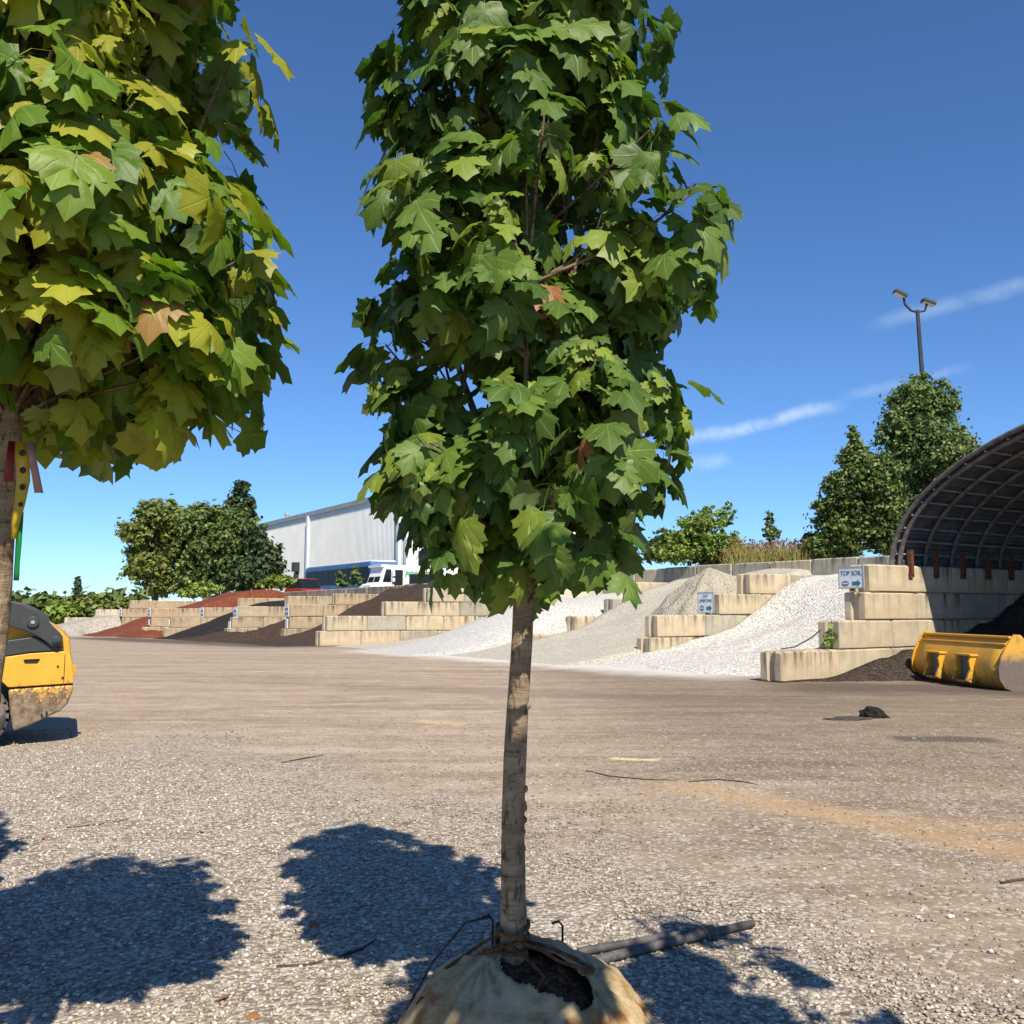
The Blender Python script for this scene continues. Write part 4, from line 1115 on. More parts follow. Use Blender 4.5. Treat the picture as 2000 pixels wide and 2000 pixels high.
def root_ball(loc, label, seed=3, tx=0.0, ty=0.0):
    rb = empty('root_ball', loc, 0, label, 'root ball', 'burlap root balls of the young maples')
    prof = [(.0, .445), (.05, .442), (.10, .43), (.15, .412), (.20, .388), (.25, .358), (.30, .322), (.345, .275), (.38, .22), (.405, .16), (.415, .09), (.405, .03), (.39, -.02)]
    fine = [tuple(np.array(prof[i]) * (1 - f) + np.array(prof[i + 1]) * f) for i in range(len(prof) - 1) for f in (0, .17, .33, .5, .67, .83)] + [prof[-1]]
    nth = 260; P = []
    gat = [(-.13, -.06), (.20, -.13)]                   # gathering points of the cloth

    def shape(r, z, th):
        x, y = r * math.cos(th), r * math.sin(th); w = 0
        for gx, gy in gat:
            dx, dy = x - gx, y - gy; dd = math.hypot(dx, dy); a = math.atan2(dy, dx)
            w += .013 * math.exp(-dd / .17) * math.sin(a * 17 + 2 * fbm(a * 2, dd * 3, gx * 9, 2)) * min(1, dd / .05) + .022 * math.exp(-(dd / .035) ** 2)
        lump = .02 * fbm(x * 5, y * 5, seed, 3) + .006 * math.sin(th * 23 + 3 * fbm(th * 3, z * 4, 1, 2)) * min(1, r / .3)
        k = 1 + lump / .4 + (w * .6 if r > .3 else 0)
        return (x * k * 1.02, y * k, z + (w + lump * .5) * (1 if z > .1 else .3))
    for (r, z) in fine: P.append([shape(r, z, 2 * math.pi * k / nth) for k in range(nth + 1)])
    m = MB()

    def hole(p): a = (p[0] - .055) / .125; b = (p[1] + .125) / .095; sk = a * a + b * b + .9 * a * b; return sk
    def snap(p):
        h = hole(p)
        if h >= 1: return p
        f = 1 / math.sqrt(max(h, .3)); return (.055 + (p[0] - .055) * f, -.125 + (p[1] + .125) * f, p[2])
    for i in range(len(fine) - 1):
        for k in range(nth):
            q = (P[i][k], P[i + 1][k], P[i + 1][k + 1], P[i][k + 1])
            if sum(hole(p) for p in q) / 4 < 1: continue
            q = tuple(snap(p) for p in q)
            m.add(q, [(0, 1, 2, 3)])
    me = m.mesh('burlap'); bm = bmesh.new(); bm.from_mesh(me); bmesh.ops.remove_doubles(bm, verts=bm.verts, dist=.0004); bmesh.ops.recalc_face_normals(bm, faces=bm.faces); bm.to_mesh(me); bm.free()
    me.polygons.foreach_set('use_smooth', [True] * len(me.polygons)); bo = obj('burlap', me, M_burlap, rb)
    md = bo.modifiers.new('cloth', 'SOLIDIFY'); md.thickness = .006; md.offset = -1
    m = MB(); m.grid([[(lambda x, y: (x, y, float(np.interp(math.hypot(x, y), [a for a, _ in prof], [b for _, b in prof])) - .035 + .018 * fbm(x * 22, y * 22, 5, 4)))(-.12 + .02 * i, -.26 + .02 * j) for j in range(18)] for i in range(19)]); obj('soil', m, M_rootsoil, rb, smooth=True)
    for q in range(5):
        m = MB(); zc = .45 + q * .013; pts = [(.052 * math.cos(a) + tx, .052 * math.sin(a) + ty, zc + .014 * math.sin(a + q * 1.7)) for a in np.linspace(0, 6.283, 22)]; m.tube(pts, .0055, 6, False); obj('rope', m, M_rope, rb, smooth=True)
    for (a, b, c) in [((.03, -.05, .47), (.10, -.10, .425), (.20, -.135, .405)), ((.045, -.02, .465), (.14, -.08, .43), (.205, -.125, .41)), ((-.03, -.05, .465), (-.08, -.06, .45), (-.135, -.065, .44)), ((0, -.055, .46), (.05, -.13, .39), (.02, -.19, .37)), ((-.045, 0, .47), (-.15, .03, .43), (-.26, .02, .36))]:
        a = (a[0] + tx, a[1] + ty, a[2]); m = MB(); m.tube([a, tuple((np.array(a) + np.array(b)) / 2 + np.array([0, 0, .006])), b, tuple((np.array(c) + np.array(b)) / 2), c], .0058, 6); obj('rope', m, M_rope, rb, smooth=True)
    for (x, y, h, sx) in ((.12, .12, .475, -1), (-.11, .10, .50, -1), (-.34, -.05, .30, 1)):
        m = MB(); m.tube([(x, y, h - .12), (x, y, h - .015), (x + .012 * sx, y, h), (x + .035 * sx, y - .01, h - .004)], .0042, 6); obj('pin', m, M_blackm, rb, smooth=True)
    m = MB(); wb = [(-.12, .10, .495), (-.2, .12, .47), (-.30, .06, .37), (-.39, -.06, .24), (-.47, -.16, .1), (-.53, -.22, 0)]; m.tube(wb, .004, 5); obj('twig', m, M_wood, rb, smooth=True)
    return rb


M_rootsoil = heap_mat('root_soil', (.045, .022, .014), (.085, .04, .024), (.13, .065, .04), 60, .9, .012)

# ---- main maple
pb = onz(1001, 1838, .46); YB = pb.y; base_m = (pb.x, pb.y, gz(pb.x, pb.y))
axis_px = [(0, 1010), (300, 1012), (700, 1018), (1000, 1020), (1230, 1019), (1400, 1011), (1600, 1004), (1838, 1001), (2100, 1001)]
zs_ = [atY(x, y, YB) for y, x in axis_px]; AZ = np.array([p.z for p in zs_])[::-1]; AX = np.array([p.x for p in zs_])[::-1]


def axis_main(z): return np.array([np.interp(z, AZ, AX) + .004 * math.sin(z * 5), YB + .01 * math.sin(z * 3), z])


rows = [(-330, 985, 1040), (-250, 900, 1130), (-150, 800, 1230), (-60, 765, 1285), (0, 760, 1300), (60, 770, 1315), (110, 770, 1325), (150, 745, 1315), (240, 735, 1305), (300, 735, 1295), (345, 770, 1335), (400, 725, 1410), (450, 695, 1445), (520, 675, 1465), (590, 675, 1450), (650, 700, 1430),
        (700, 725, 1370), (760, 730, 1370), (800, 705, 1375), (860, 690, 1335), (920, 700, 1325), (980, 715, 1345), (1020, 745, 1310), (1060, 800, 1275), (1110, 850, 1255), (1150, 870, 1230), (1180, 905, 1170), (1200, 960, 1095)]
A_main = crown_table(rows, 1018, YB, .96)
PAL_M = [(.062, .125, .020), (.14, .22, .036), (.25, .31, .04), (.30, .12, .05), .05, .42, .004]
make_maple('maple_tree', 'young maple with a full mid-green crown in the middle of the yard', base_m, axis_main, A_main, 350, PAL_M, .122, 11, r0=.042, zb0=1.5)
RB1 = root_ball((base_m[0] + .045, base_m[1] + .02, base_m[2]), 'burlap root ball tied with brown rope under the middle maple', 3, -.045, -.02)

# ---- left maple (yellowing)
YL = 2.48; axl = [(0, 60), (400, 45), (700, 28), (850, 16), (1000, 4), (1200, -8), (1370, -33), (1700, -76), (2100, -128)]
zl = [atY(x, y, YL) for y, x in axl]; LZ = np.array([p.z for p in zl])[::-1]; LX = np.array([p.x for p in zl])[::-1]


def axis_left(z): return np.array([np.interp(z, LZ, LX), YL + .01 * math.sin(z * 3), z])


rowl = [(-500, -10, 70), (-420, -120, 190), (-300, -280, 380), (-150, -330, 455), (0, -380, 490), (50, -400, 520), (110, -380, 505), (170, -350, 445), (260, -350, 425), (310, -400, 480), (370, -430, 525), (440, -460, 548), (500, -470, 550), (560, -450, 540), (620, -430, 512), (680, -420, 485), (730, -400, 495), (760, -330, 480), (785, -260, 390), (810, -160, 320), (830, -70, 220), (842, 0, 120)]
A_left = crown_table(rowl, 30, YL, .99)
PAL_L = [(.090, .175, .016), (.185, .275, .024), (.38, .35, .028), (.34, .19, .05), .20, .13, .025]
bl = axis_left(.43); base_l = (bl[0], bl[1], gz(bl[0], bl[1]))
make_maple('maple_tree', 'young maple with yellowing leaves and coloured ribbons on its trunk', base_l, axis_left, A_left, 350, PAL_L, .128, 23, r0=.050, zb0=2.0)
root_ball((base_l[0] - .06, base_l[1] - .02, base_l[2]), 'burlap root ball under the yellowing maple', 4, .06, .02)

# ---- neighbours of the same row outside the picture, whose shade falls into it
A_n = A_main.copy(); mid = (A_n[:, 1] + A_n[:, 2]) / 2; A_n[:, 1] = mid; A_n[:, 2] = mid


def neighbour(x, y, label, seed, kz=1.0, n=240, z0=None, kr=1.0):
    A = A_n.copy(); A[:, 0] = (z0 or A[0, 0]) + (A[:, 0] - A[0, 0]) * kz; A[:, 1:] *= kr
    b = (x, y, gz(x, y))
    make_maple('maple_tree', label, b, lambda z: np.array([x + .02 * math.sin(z * 2), y, z]), A, n, PAL_M, .15, seed, pieces=0, zb0=A[0, 0] - .1)
    root_ball((x, y, b[2]), 'burlap root ball under the ' + label, seed)


neighbour(1.62, 1.45, 'sparse maple standing to the right of the middle maple', 31, .95, 80, kr=1.05)
neighbour(.78, .62, 'unseen maple beside the photographer, its high crown shaped to shade the trunk', 32, .30, 42, z0=3.32, kr=.45)  # unseen tree; crown kept small and high so its shade falls on the middle trunk
neighbour(-3.0, 3.75, 'maple standing beyond the yellowing maple', 33, 1.0, 200)

# ---------------------------------------------------------------- ribbons on the yellowing maple
def strip(name, label, pts, w, mat, group='marker ribbons on the yellowing maple', holes=None, wdir=(1, 0, 0)):
    e = empty(name, pts[0], 0, label, 'ribbon', group); o0 = Vector(pts[0]); m = MB(); wd = Vector(wdir).normalized()
    P = []
    for i, p in enumerate(pts):
        tw = .25 * math.sin(i * 1.1); d = (wd * math.cos(tw) + Vector((0, -1, 0)) * math.sin(tw)) * (w[i] if hasattr(w, '__len__') else w) / 2
        P.append([Vector(p) - o0 - d, Vector(p) - o0 + Vector((0, -.004, 0)), Vector(p) - o0 + d])
    m.grid(P); b = obj('band', m, mat, e, smooth=True); md = b.modifiers.new('film', 'SOLIDIFY'); md.thickness = .0012
    for (px, py, rr) in holes or []:
        c = atY(px, py, pts[0][1] - .017) - o0; m = MB(); n = 18; m.add([(c.x + rr * math.cos(6.283 * k / n), c.y, c.z + rr * 1.1 * math.sin(6.283 * k / n)) for k in range(n)] + [(c.x + rr * math.cos(6.283 * k / n), c.y + .002, c.z + rr * 1.1 * math.sin(6.283 * k / n)) for k in range(n)],
                                                                                  [tuple(range(n)), tuple(reversed(range(n, 2 * n)))] + [(k, (k + 1) % n, n + (k + 1) % n, n + k) for k in range(n)]); obj('dot', m, M_blackm, b)
    return e


yr = YL - .085
strip('ribbon', 'dark red ribbon tied round the yellowing maple', [atY(24, 862, yr), atY(20, 890, yr - .01), atY(18, 915, yr - .012), atY(17, 940, yr - .005)], [.020, .023, .024, .026], M_rred)
strip('ribbon', 'yellow ribbon with black dots hanging from the yellowing maple', [atY(42, 864, yr - .03), atY(44, 900, yr - .035), atY(45, 940, yr - .035), atY(38, 985, yr - .03), atY(31, 1020, yr - .03), atY(27, 1052, yr - .03)], [.034, .042, .040, .028, .02, .013], M_ryel,
      holes=[(43, 884, .0075), (44, 918, .0075), (43.5, 951, .0075), (40, 985, .006)])
strip('ribbon', 'green ribbon hanging below the yellow one', [atY(41, 1000, yr - .02), atY(37, 1060, yr - .02), atY(34, 1100, yr - .02), atY(33, 1118, yr - .02), atY(32, 1134, yr - .02)], [.014, .017, .014, .013, .012], M_rgreen)
strip('ribbon', 'pale pink ribbon end fluttering beside the yellow one', [atY(57, 864, yr - .05), atY(63, 895, yr - .055), atY(70, 930, yr - .055), atY(76, 963, yr - .055)], [.02, .023, .023, .022], M_rpink)
pr = atY(935, 980, YB - .2); strip('ribbon', 'small red tag tied inside the middle maple crown', [pr, pr + Vector((.006, 0, -.02)), pr + Vector((.012, 0, -.045))], .017, M_rred, 'tags')

# ================================================================ SKID STEER
k_ = .00578
sk0 = onz(138, 1452, 0)
sk = empty('skid_steer_loader', (sk0.x, sk0.y, 0), R(25), 'muddy yellow skid steer loader with charcoal lift arms seen from its tail', 'loader')


def q2(*pp): return [((x - 138) * k_, (1452 - y) * k_) for x, y in pp]


SW = 1.62
hood = q2((-300, 1205), (60, 1206), (100, 1226), (116, 1238), (127, 1252), (131, 1276), (132, 1284), (-300, 1290))
m = MB(); m.prism(hood, .10, SW - .1); obj('engine_hood', m, M_yel_mud, sk, bevel=.03)
pan = q2((8, 1284), (60, 1277), (119, 1274), (131, 1281), (135, 1303), (138, 1334), (138.5, 1336), (128, 1337), (25, 1341), (9, 1325))
m = MB(); m.prism(pan, 0, SW); pn = obj('rear_panel', m, M_yel_mud, sk, bevel=.02)
low = q2((25, 1344), (128, 1339), (138.5, 1339), (136, 1356), (129, 1377), (116, 1390), (70, 1412), (37, 1424), (30, 1390))
m = MB(); m.prism(low, .02, SW - .02); obj('counterweight', m, M_yel_mud, sk, bevel=.025)
m = MB(); m.prism(q2((49, 1292), (51, 1288), (74, 1287), (76, 1291), (73, 1296), (52, 1296)), -.006, .004); obj('handle_recess', m, M_blackm, pn)
m = MB(); m.prism(q2((49, 1286), (76, 1285), (77, 1287.5), (49, 1288.5)), -.02, .0); obj('handle', m, M_yel, pn)
m = MB(); m.prism(q2((120, 1281), (121.3, 1281), (121.3, 1334), (120, 1334)), -.003, .003); obj('seam', m, M_blackm, pn)
m = MB(); m.prism(q2((136, 1302), (141, 1304), (142, 1316), (139, 1326), (136, 1326)), .15, .3); obj('tail_light', m, M_yel, sk, bevel=.01)
for (cx_, cy_) in ((109, 1303), (118, 1325), (85, 1395), (93, 1390)):
    c = q2((cx_, cy_))[0]; m = MB(); m.tube([(c[0], -.012, c[1]), (c[0], .01, c[1])], .012, 8); obj('bolt', m, M_blackm, pn)
chassis = q2((-330, 1230), (20, 1240), (14, 1300), (34, 1345), (34, 1390), (20, 1405), (-330, 1405))
m = MB(); m.prism(chassis, .22, SW - .22); obj('chassis', m, M_dkgrey, sk)
for y0, y1 in ((-.06, .10), (SW - .1, SW + .06)):
    arm = q2((-330, 1196), (-120, 1160), (-20, 1168), (25, 1177), (40, 1181), (65, 1194), (82, 1209), (98, 1226), (109, 1237), (115, 1246), (116, 1256), (111, 1263), (104, 1265), (97, 1264), (82, 1252), (67, 1242), (43, 1231), (15, 1222), (-20, 1216), (-120, 1205), (-330, 1232))
    m = MB(); m.prism(arm, y0, y1); la = obj('lift_arm', m, M_dkgrey, sk, bevel=.012)
    for (cx_, cy_, rr_, r2) in ((62, 1217, .062, .022), (104, 1252, .044, .02)):
        c = q2((cx_, cy_))[0]; yo = y0 - .03 if y0 < .5 else y1
        m = MB(); m.tube([(c[0], yo, c[1]), (c[0], yo + .03, c[1])], rr_, 24); pv = obj('pivot', m, M_dkgrey, la, bevel=.008)
        m = MB(); m.tube([(c[0], yo - .012, c[1]), (c[0], yo + .04, c[1])], r2, 14); obj('pin', m, M_chrome if rr_ > .05 else M_dkgrey, pv)
    lk = q2((-60, 1262), (20, 1252), (66, 1245), (97, 1262), (112, 1265), (119, 1272), (60, 1275), (8, 1283), (-60, 1290))
    m = MB(); m.prism(lk, y0 + .05, y1 - .01); obj('lower_link', m, M_dkgrey, sk, bevel=.01)
# wheels with lugs
def big_wheel(x, y, z, r, w, side):
    m = MB(); m.tube([(x, y, z), (x, y + .03, z), (x, y + w - .03, z), (x, y + w, z)], [r * .9, r * .97, r * .97, r * .9], 36); ty = obj('wheel', m, M_tyre, sk, bevel=.01)
    m = MB()
    for q in range(22):
        a = 2 * math.pi * q / 22
        for s_, da in ((0, 0), (1, .14)):
            Mx = Matrix.Translation((x, y + w * (.02 + .5 * s_), z)) @ Matrix.Rotation(-(a + da), 4, 'Y'); m.box(r * .93, r * 1.03, 0, w * .48, -.028, .028, Mx)
    obj('tread', m, M_tyre, ty)
    yo = y - .012 if side < 0 else y + w - .02
    m = MB(); m.tube([(x, yo, z), (x, yo + .035, z)], r * .62, 30); obj('rim', m, M_rim, ty, bevel=.01)
    m = MB(); m.tube([(x, yo - .02, z), (x, yo + .05, z)], r * .2, 16); obj('hub', m, M_rim, ty)


wr = 59 * k_
for px_ in (-30, -195):
    xx_ = (px_ - 138) * k_
    big_wheel(xx_, -.03, wr * .985, wr * .97, .26, -1); big_wheel(xx_, SW - .23, wr * .985, wr * .97, .26, 1)
# cab and bucket ahead of it
x0, x1 = -2.35, -1.15
for (xa, ya) in ((x0, .3), (x0, SW - .3), (x1, .3), (x1, SW - .3)):
    m = MB(); m.box(xa - .04, xa + .04, ya - .04, ya + .04, .75, 1.95); obj('cab_post', m, M_dkgrey, sk)
m = MB(); m.box(x0 - .1, x1 + .08, .22, SW - .22, 1.95, 2.03); obj('cab_roof', m, M_dkgrey, sk, bevel=.02)
m = MB(); m.box(x0 + .04, x1 - .04, .29, .30, .9, 1.9); m.box(x0 + .04, x1 - .04, SW - .3, SW - .29, .9, 1.9); obj('cab_mesh', m, M_glass, sk)
m = MB(); m.prism([(-2.65, .08), (-2.6, .62), (-2.72, .66), (-2.78, .14), (-3.45, .04), (-3.45, .02)], -.1, SW + .1); obj('bucket', m, M_plate, sk)
m = MB(); m.box(-2.62, -2.3, .2, SW - .2, .2, .55); obj('coupler', m, M_dkgrey, sk)

# ================================================================ LOADER BUCKET
Lb = onz(1792, 1326, 0); Rb_ = onz(1962, 1351, 0)
ax = (Rb_ - Lb); BWd = ax.length; ang = math.atan2(ax.y, ax.x)
# local x along the bucket width (far end at 0), local -y = outward normal of its back
bk = empty('loader_bucket', Lb, ang, 'worn yellow wheel loader bucket lying with its back and hooks outward before the shed', 'loader bucket')
pr_ = [(.30, .98), (.20, .93), (.10, .80), (.0, .60), (-.06, .42), (-.05, .25), (.03, .10), (.12, .03), (.24, .0), (.95, .03), (1.25, .05)]      # (depth into bucket, z)
m = MB(); P = []
for x_ in np.linspace(0, BWd, 9): P.append([(x_, y_, z_) for (y_, z_) in pr_])
m.grid(P); sh = obj('shell', m, M_yel, bk, smooth=True); md = sh.modifiers.new('plate', 'SOLIDIFY'); md.thickness = .03; md.offset = 0
side = [(.34, 1.03), (.22, 1.04), (.14, .93), (.05, .80), (-.05, .62), (-.11, .42), (-.10, .22), (0, .06), (.2, -.01), (1.3, .0), (1.32, .12), (.9, .45)]
for x_, mt in ((-.035, M_yel), (BWd - .005, M_plate)):
    m = MB(); n = len(side); vs = [(x_, y_, z_) for y_, z_ in side] + [(x_ + .04, y_, z_) for y_, z_ in side]
    m.add(vs, [tuple(range(n)), tuple(reversed(range(n, 2 * n)))] + [(i, (i + 1) % n, n + (i + 1) % n, n + i) for i in range(n)]); obj('side_plate', m, mt, bk)
m = MB(); m.box(.04, BWd - .05, .16, .36, .955, 1.0); obj('top_bar', m, M_yel, bk, bevel=.01)
m = MB(); m.box(.04, BWd - .05, .085, .26, .835, .862); obj('spill_flange', m, M_yel, bk)
m = MB(); m.box(.03, BWd - .03, 1.1, 1.38, .01, .05); obj('cutting_edge', m, M_plate, bk)
for f in (.30, .655):
    xc = BWd * f
    for dx in (-.24, .24):
        m = MB(); pl = [(.02, .62), (-.13, .60), (-.17, .50), (-.15, .35), (-.24, .14), (-.14, .09), (.0, .14)]
        n = len(pl); vs = [(xc + dx - .03, y_, z_) for y_, z_ in pl] + [(xc + dx + .03, y_, z_) for y_, z_ in pl]
        m.add(vs, [tuple(range(n)), tuple(reversed(range(n, 2 * n)))] + [(i, (i + 1) % n, n + (i + 1) % n, n + i) for i in range(n)]); obj('hook_plate', m, M_yel, bk, bevel=.006)
    m = MB(); m.box(xc - .3, xc + .3, -.16, .02, .60, .64); obj('hook_top', m, M_yel, bk, bevel=.006)
    m = MB(); m.box(xc - .21, xc + .21, -.20, -.02, .10, .14); obj('hook_foot', m, M_yel, bk, bevel=.006)
    m = MB(); m.box(xc - .2, xc + .2, -.075, -.06, .15, .58); obj('hook_recess', m, M_plate, bk)

# ================================================================ SMALL THINGS ON THE GROUND
def gp(x, y, dz=0.0): p = onz(x, y, 0); return Vector((p.x, p.y, gz(p.x, p.y) + .012 * fbm(p.x * 1.7, p.y * 1.7, 9, 3) + dz))


a = gp(1150, 1893, .022); b = gp(1470, 1814, .022); c = gp(1130, 1872, .02); d_ = gp(1385, 1833, .035)
m = MB(); m.tube([a, a.lerp(b, .5) + Vector((0, 0, .004)), b], [.021, .021, .018], 12); tag(obj('stake', m, M_pole, smooth=True), 'long weathered grey stake lying beside the root ball', 'stake', 'tree stakes')
m = MB(); m.tube([c, c.lerp(d_, .5), d_], [.017, .017, .015], 12); tag(obj('stake', m, M_pole, smooth=True), 'shorter dark stake lying against the long grey stake', 'stake', 'tree stakes')
wq = a.lerp(b, .70); dv = (b - a).normalized(); pv = Vector((-dv.y, dv.x, 0)); m = MB(); pts = []
for i in range(64):
    th = i / 63 * 2 * math.pi * 5; pts.append(wq + dv * (i / 63 * .07 - .03) + (pv * math.cos(th) + Vector((0, 0, 1)) * math.sin(th)) * .034)
m.tube(pts, .0028, 5); m.tube([wq + Vector((0, 0, .035)), wq + pv * .05 + Vector((-.06, 0, .06)), wq + pv * .09 + Vector((-.03, 0, .085)), wq + pv * .11 + Vector((.05, 0, .07))], .0028, 5); m.tube([wq + Vector((0, 0, .03)), wq + pv * .06 + Vector((-.1, 0, .03)), wq + pv * .02 + Vector((-.13, 0, .01))], .0028, 5)
tag(obj('wire_tie', m, M_wire, smooth=True), 'coil of wire wound round the two stakes', 'wire')
GT = 'twigs lying on the gravel'
for lab, pp, r_ in [('long curved twig on the gravel beside the middle maple shadow', [(540, 1888), (600, 1885), (660, 1872), (710, 1855), (735, 1838)], .006),
                    ('thin straight twig across the pale gravel by the yellowing maple shadow', [(130, 1613), (190, 1607), (250, 1597)], .005),
                    ('short bent twig beside a dead leaf on the pale gravel', [(18, 1655), (28, 1640), (50, 1632), (68, 1630)], .004),
                    ('thin twig on the bare dirt before the orange patch', [(1145, 1508), (1190, 1520), (1260, 1527), (1325, 1527)], .006),
                    ('dark curved twig on the dirt near the orange patch', [(1345, 1530), (1400, 1527), (1450, 1532), (1480, 1537)], .006),
                    ('straight twig on the far bare dirt', [(550, 1490), (590, 1483), (632, 1475)], .007),
                    ('pale stick at the orange dirt near the field edge', [(1955, 1730), (1985, 1724), (2030, 1719)], .008)]:
    m = MB(); pts = [gp(x, y, r_ * .8) for x, y in pp]; m.tube(pts, [r_] * (len(pts) - 1) + [r_ * .4], 6, True, .3); tag(obj('twig', m, M_wood), lab, 'twig', GT)
def pebble(seed, n=1, sx=1.0, sy=.8, sz=.55):
    bm = bmesh.new(); bmesh.ops.create_icosphere(bm, subdivisions=n, radius=1); rr = random.Random(seed)
    for v in bm.verts: v.co = Vector((v.co.x * sx, v.co.y * sy, v.co.z * sz)) * rr.uniform(.78, 1.18)
    me = bpy.data.meshes.new('stone'); bm.to_mesh(me); bm.free(); me.materials.append(M_chip); return me


PM = [pebble(i) for i in range(5)]
for i, (x, y, r_) in enumerate([(1856, 1796, .022), (1793, 1797, .016), (1888, 1800, .014), (1703, 1823, .016), (1503, 1644, .014), (1983, 1918, .018), (1365, 1728, .016), (1800, 1780, .013), (1935, 1865, .02), (1690, 1762, .012),
                               (552, 1770, .016), (570, 1664, .014), (388, 1797, .014), (190, 1826, .018), (1311, 1926, .016), (1610, 1700, .013), (1335, 1635, .012)]):
    p = gp(x, y); o = bpy.data.objects.new('stone', PM[i % 5]); o.location = (p.x, p.y, p.z + r_ * .25); o.scale = (r_,) * 3; o.rotation_euler = (0, 0, i * 1.3); COL.objects.link(o)
    tag(o, 'pale chip of stone lying loose on the yard', 'stone', 'loose pale stones')
# black clod and crumbs on the far dirt
cl_ = gp(1708, 1405); bm = bmesh.new(); bmesh.ops.create_icosphere(bm, subdivisions=3, radius=1)
for v in bm.verts:
    f = 1 + .5 * fbm(v.co.x * 2.6, v.co.y * 2.6, v.co.z * 2.6, 4); v.co = Vector((v.co.x * .17 * f, v.co.y * .13 * f, max(-.02, v.co.z * .13 * f)))
me = bpy.data.meshes.new('soil_clod'); bm.to_mesh(me); bm.free(); o = obj('soil_clod', me, M_clod); o.location = cl_; tag(o, 'black clod of soil on the brown yard', 'soil clod')
cl2 = gp(1660, 1408); bm = bmesh.new(); bmesh.ops.create_icosphere(bm, subdivisions=3, radius=1)
for v in bm.verts:
    f = 1 + .45 * fbm(v.co.x * 1.9 + 4, v.co.y * 1.9, v.co.z * 1.6, 3); v.co = Vector((v.co.x * .30 * f, v.co.y * .15 * f, max(-.02, v.co.z * .035 * f)))
me = bpy.data.meshes.new('dirt_crumbs'); bm.to_mesh(me); bm.free(); o = obj('dirt_crumbs', me, M_wood); o.location = cl2; tag(o, 'flat crumbled lump of dirt beside the black clod', 'soil clod')
# dead leaves
for i, (x, y) in enumerate([(92, 1636), (390, 1622), (8, 1765), (430, 1958), (485, 1987), (620, 1806), (5, 1660), (1250, 1985)]):
    p = gp(x, y, .008); o = bpy.data.objects.new('dead_leaf', bpy.data.meshes.get('dead_leaf_m') or (lambda me: (setattr(me, 'name', 'dead_leaf_m'), me.materials.clear(), me.materials.append(M_drleaf), me)[-1])(LM[3].copy()))
    o.location = p; o.scale = (.05,) * 3 if i else (.085,) * 3; o.rotation_euler = (R(200 if i % 2 else 10), R(15), i * 1.1); COL.objects.link(o); tag(o, 'small dry red-brown leaf lying on the gravel', 'dead leaf', 'dead leaves on the gravel')
# debris on the low block beside the limestone heap
p = sv(.3, 1.0, BH + .02); m = MB(); m.tube([sv(.5, .55, BH + .02), sv(.5, 1.0, BH + .06), sv(.55, 1.6, BH + .25), sv(.55, 1.9, BH + .42)], .015, 6); tag(obj('cable', m, M_dkgrey, smooth=True), 'bent dark strap lying on the lowest block of the shed wall', 'strap')
V, Fc = leaves_np(np.array([tuple(sv(.2, 1.72, .78)), tuple(sv(.15, 1.75, .95))]), np.full((2, 3), .13), 22, .10)
tag(obj('weed', npmesh('weed', V, Fc), M_fol_light), 'small green weed growing on the stepped shed wall', 'weeds')

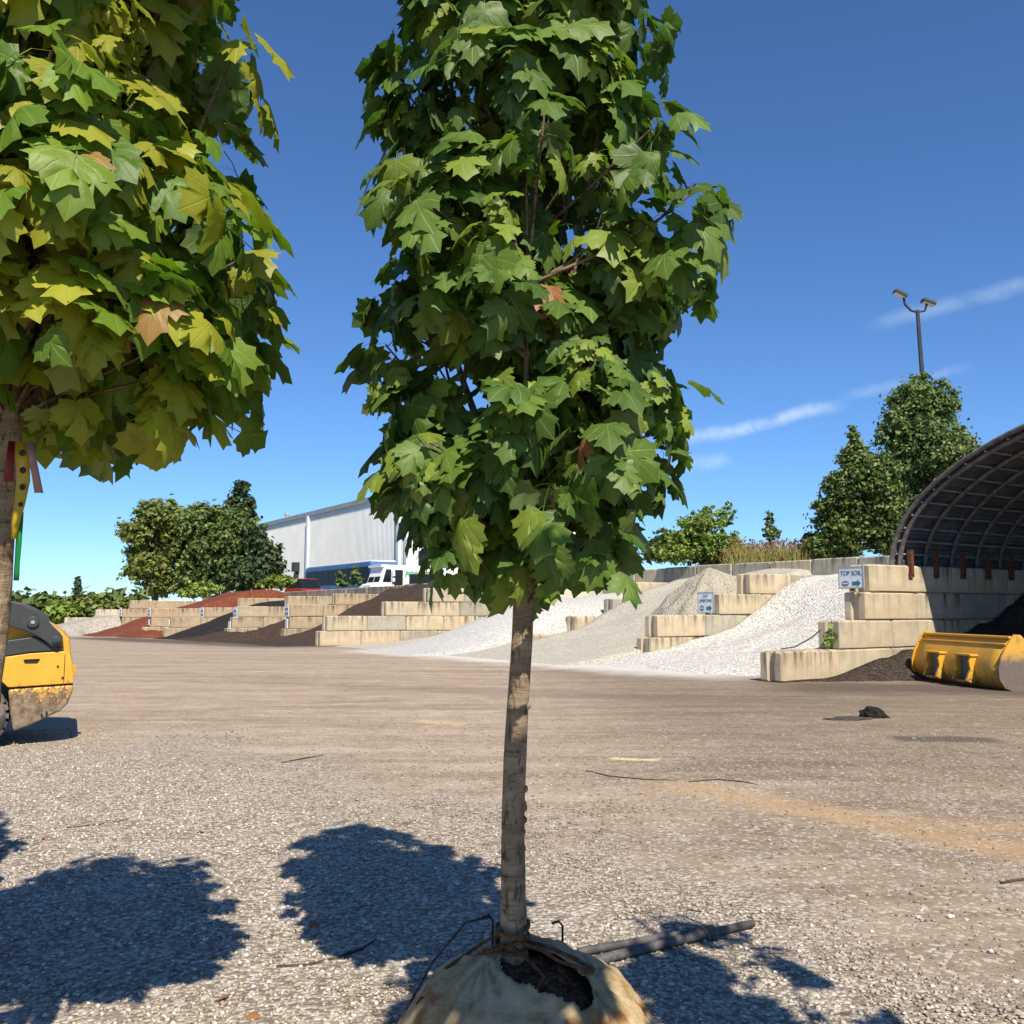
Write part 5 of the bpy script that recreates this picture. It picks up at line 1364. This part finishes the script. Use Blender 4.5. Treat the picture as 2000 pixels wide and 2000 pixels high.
# gravel strewn over the near yard, one mass
N = 62000
yy = 2.6 + 11.5 * rng.random(N) ** 1.25; xx = (rng.random(N) * 2 - 1) * (yy * .60 + .15)
bias = np.maximum((yy + 1.15 * xx - 6.4) * .3, (yy - 10.8) * .35)
nz_ = np.array([fbm(x * .8, y * .8, 1.5, 4) for x, y in zip(xx, yy)]); keep = ((bias + nz_ * 1.3 < .05) | (rng.random(N) < .22)) & (rng.random(N) < np.clip((14.5 - yy) / 6, 0, 1))
keep &= ~((xx - base_m[0] - .045) ** 2 + (yy - base_m[1]) ** 2 < .36 ** 2)
xx, yy, nz_, bias = xx[keep], yy[keep], nz_[keep], bias[keep]; N = len(xx); sz = .0045 + .0085 * rng.random(N) ** 2.2 + .0012 * yy * .35
sz *= np.where(bias + nz_ * 1.3 < .05, 1.0, .85)
T0 = np.array([(1, 0, 0), (0, 1, 0), (-1, 0, 0), (0, -1, 0), (0, 0, 1), (0, 0, -1)], float); F0 = np.array([(0, 1, 4), (1, 2, 4), (2, 3, 4), (3, 0, 4), (1, 0, 5), (2, 1, 5), (3, 2, 5), (0, 3, 5)])
V = np.repeat(T0[None], N, 0) * (1 + .5 * (rng.random((N, 6, 1)) - .5)); V[:, :, 0] *= (.9 + .5 * rng.random((N, 1))); V[:, :, 2] *= .62; V[:, 4, :2] += (rng.random((N, 2)) - .5) * .9
th = rng.random(N) * 6.283; ct, st = np.cos(th)[:, None], np.sin(th)[:, None]; X_, Y_ = V[:, :, 0] * ct - V[:, :, 1] * st, V[:, :, 0] * st + V[:, :, 1] * ct; V[:, :, 0], V[:, :, 1] = X_, Y_
V *= sz[:, None, None]; G0 = np.array([gz(x, y) + .012 * fbm(x * 1.7, y * 1.7, 9, 3) for x, y in zip(xx, yy)])
V += np.stack([xx, yy, G0 + sz * .22], 1)[:, None, :]
FF = (F0[None] + (np.arange(N) * 6)[:, None, None]).reshape(-1, 3)


def gravel_fn(t, b):
    rn = t.node('ShaderNodeNewGeometry').outputs['Random Per Island']; p = t.pos(); x, y, z = t.sep(p)
    g = t.ramp(rn, [(0, (.21, .17, .13)), (.4, (.40, .34, .27)), (.8, (.51, .45, .37)), (1, (.70, .66, .58))])
    w = t.ramp(rn, [(0, (.15, .12, .095)), (.5, (.29, .24, .19)), (.94, (.37, .315, .255)), (1, (.55, .51, .45))])
    bi = t.sstep(t.math('MULTIPLY', t.math('SUBTRACT', t.math('ADD', y, t.math('MULTIPLY', x, 1.15)), 6.4), .3), -.5, .3)
    return {'Base Color': t.mix(bi, g, w), 'Roughness': .92, 'Specular IOR Level': .2}


tag(obj('gravel', npmesh('gravel', V.reshape(-1, 3), FF), material('gravel_stones', gravel_fn)), 'loose crushed stone strewn over the near yard', 'gravel', kind='stuff')
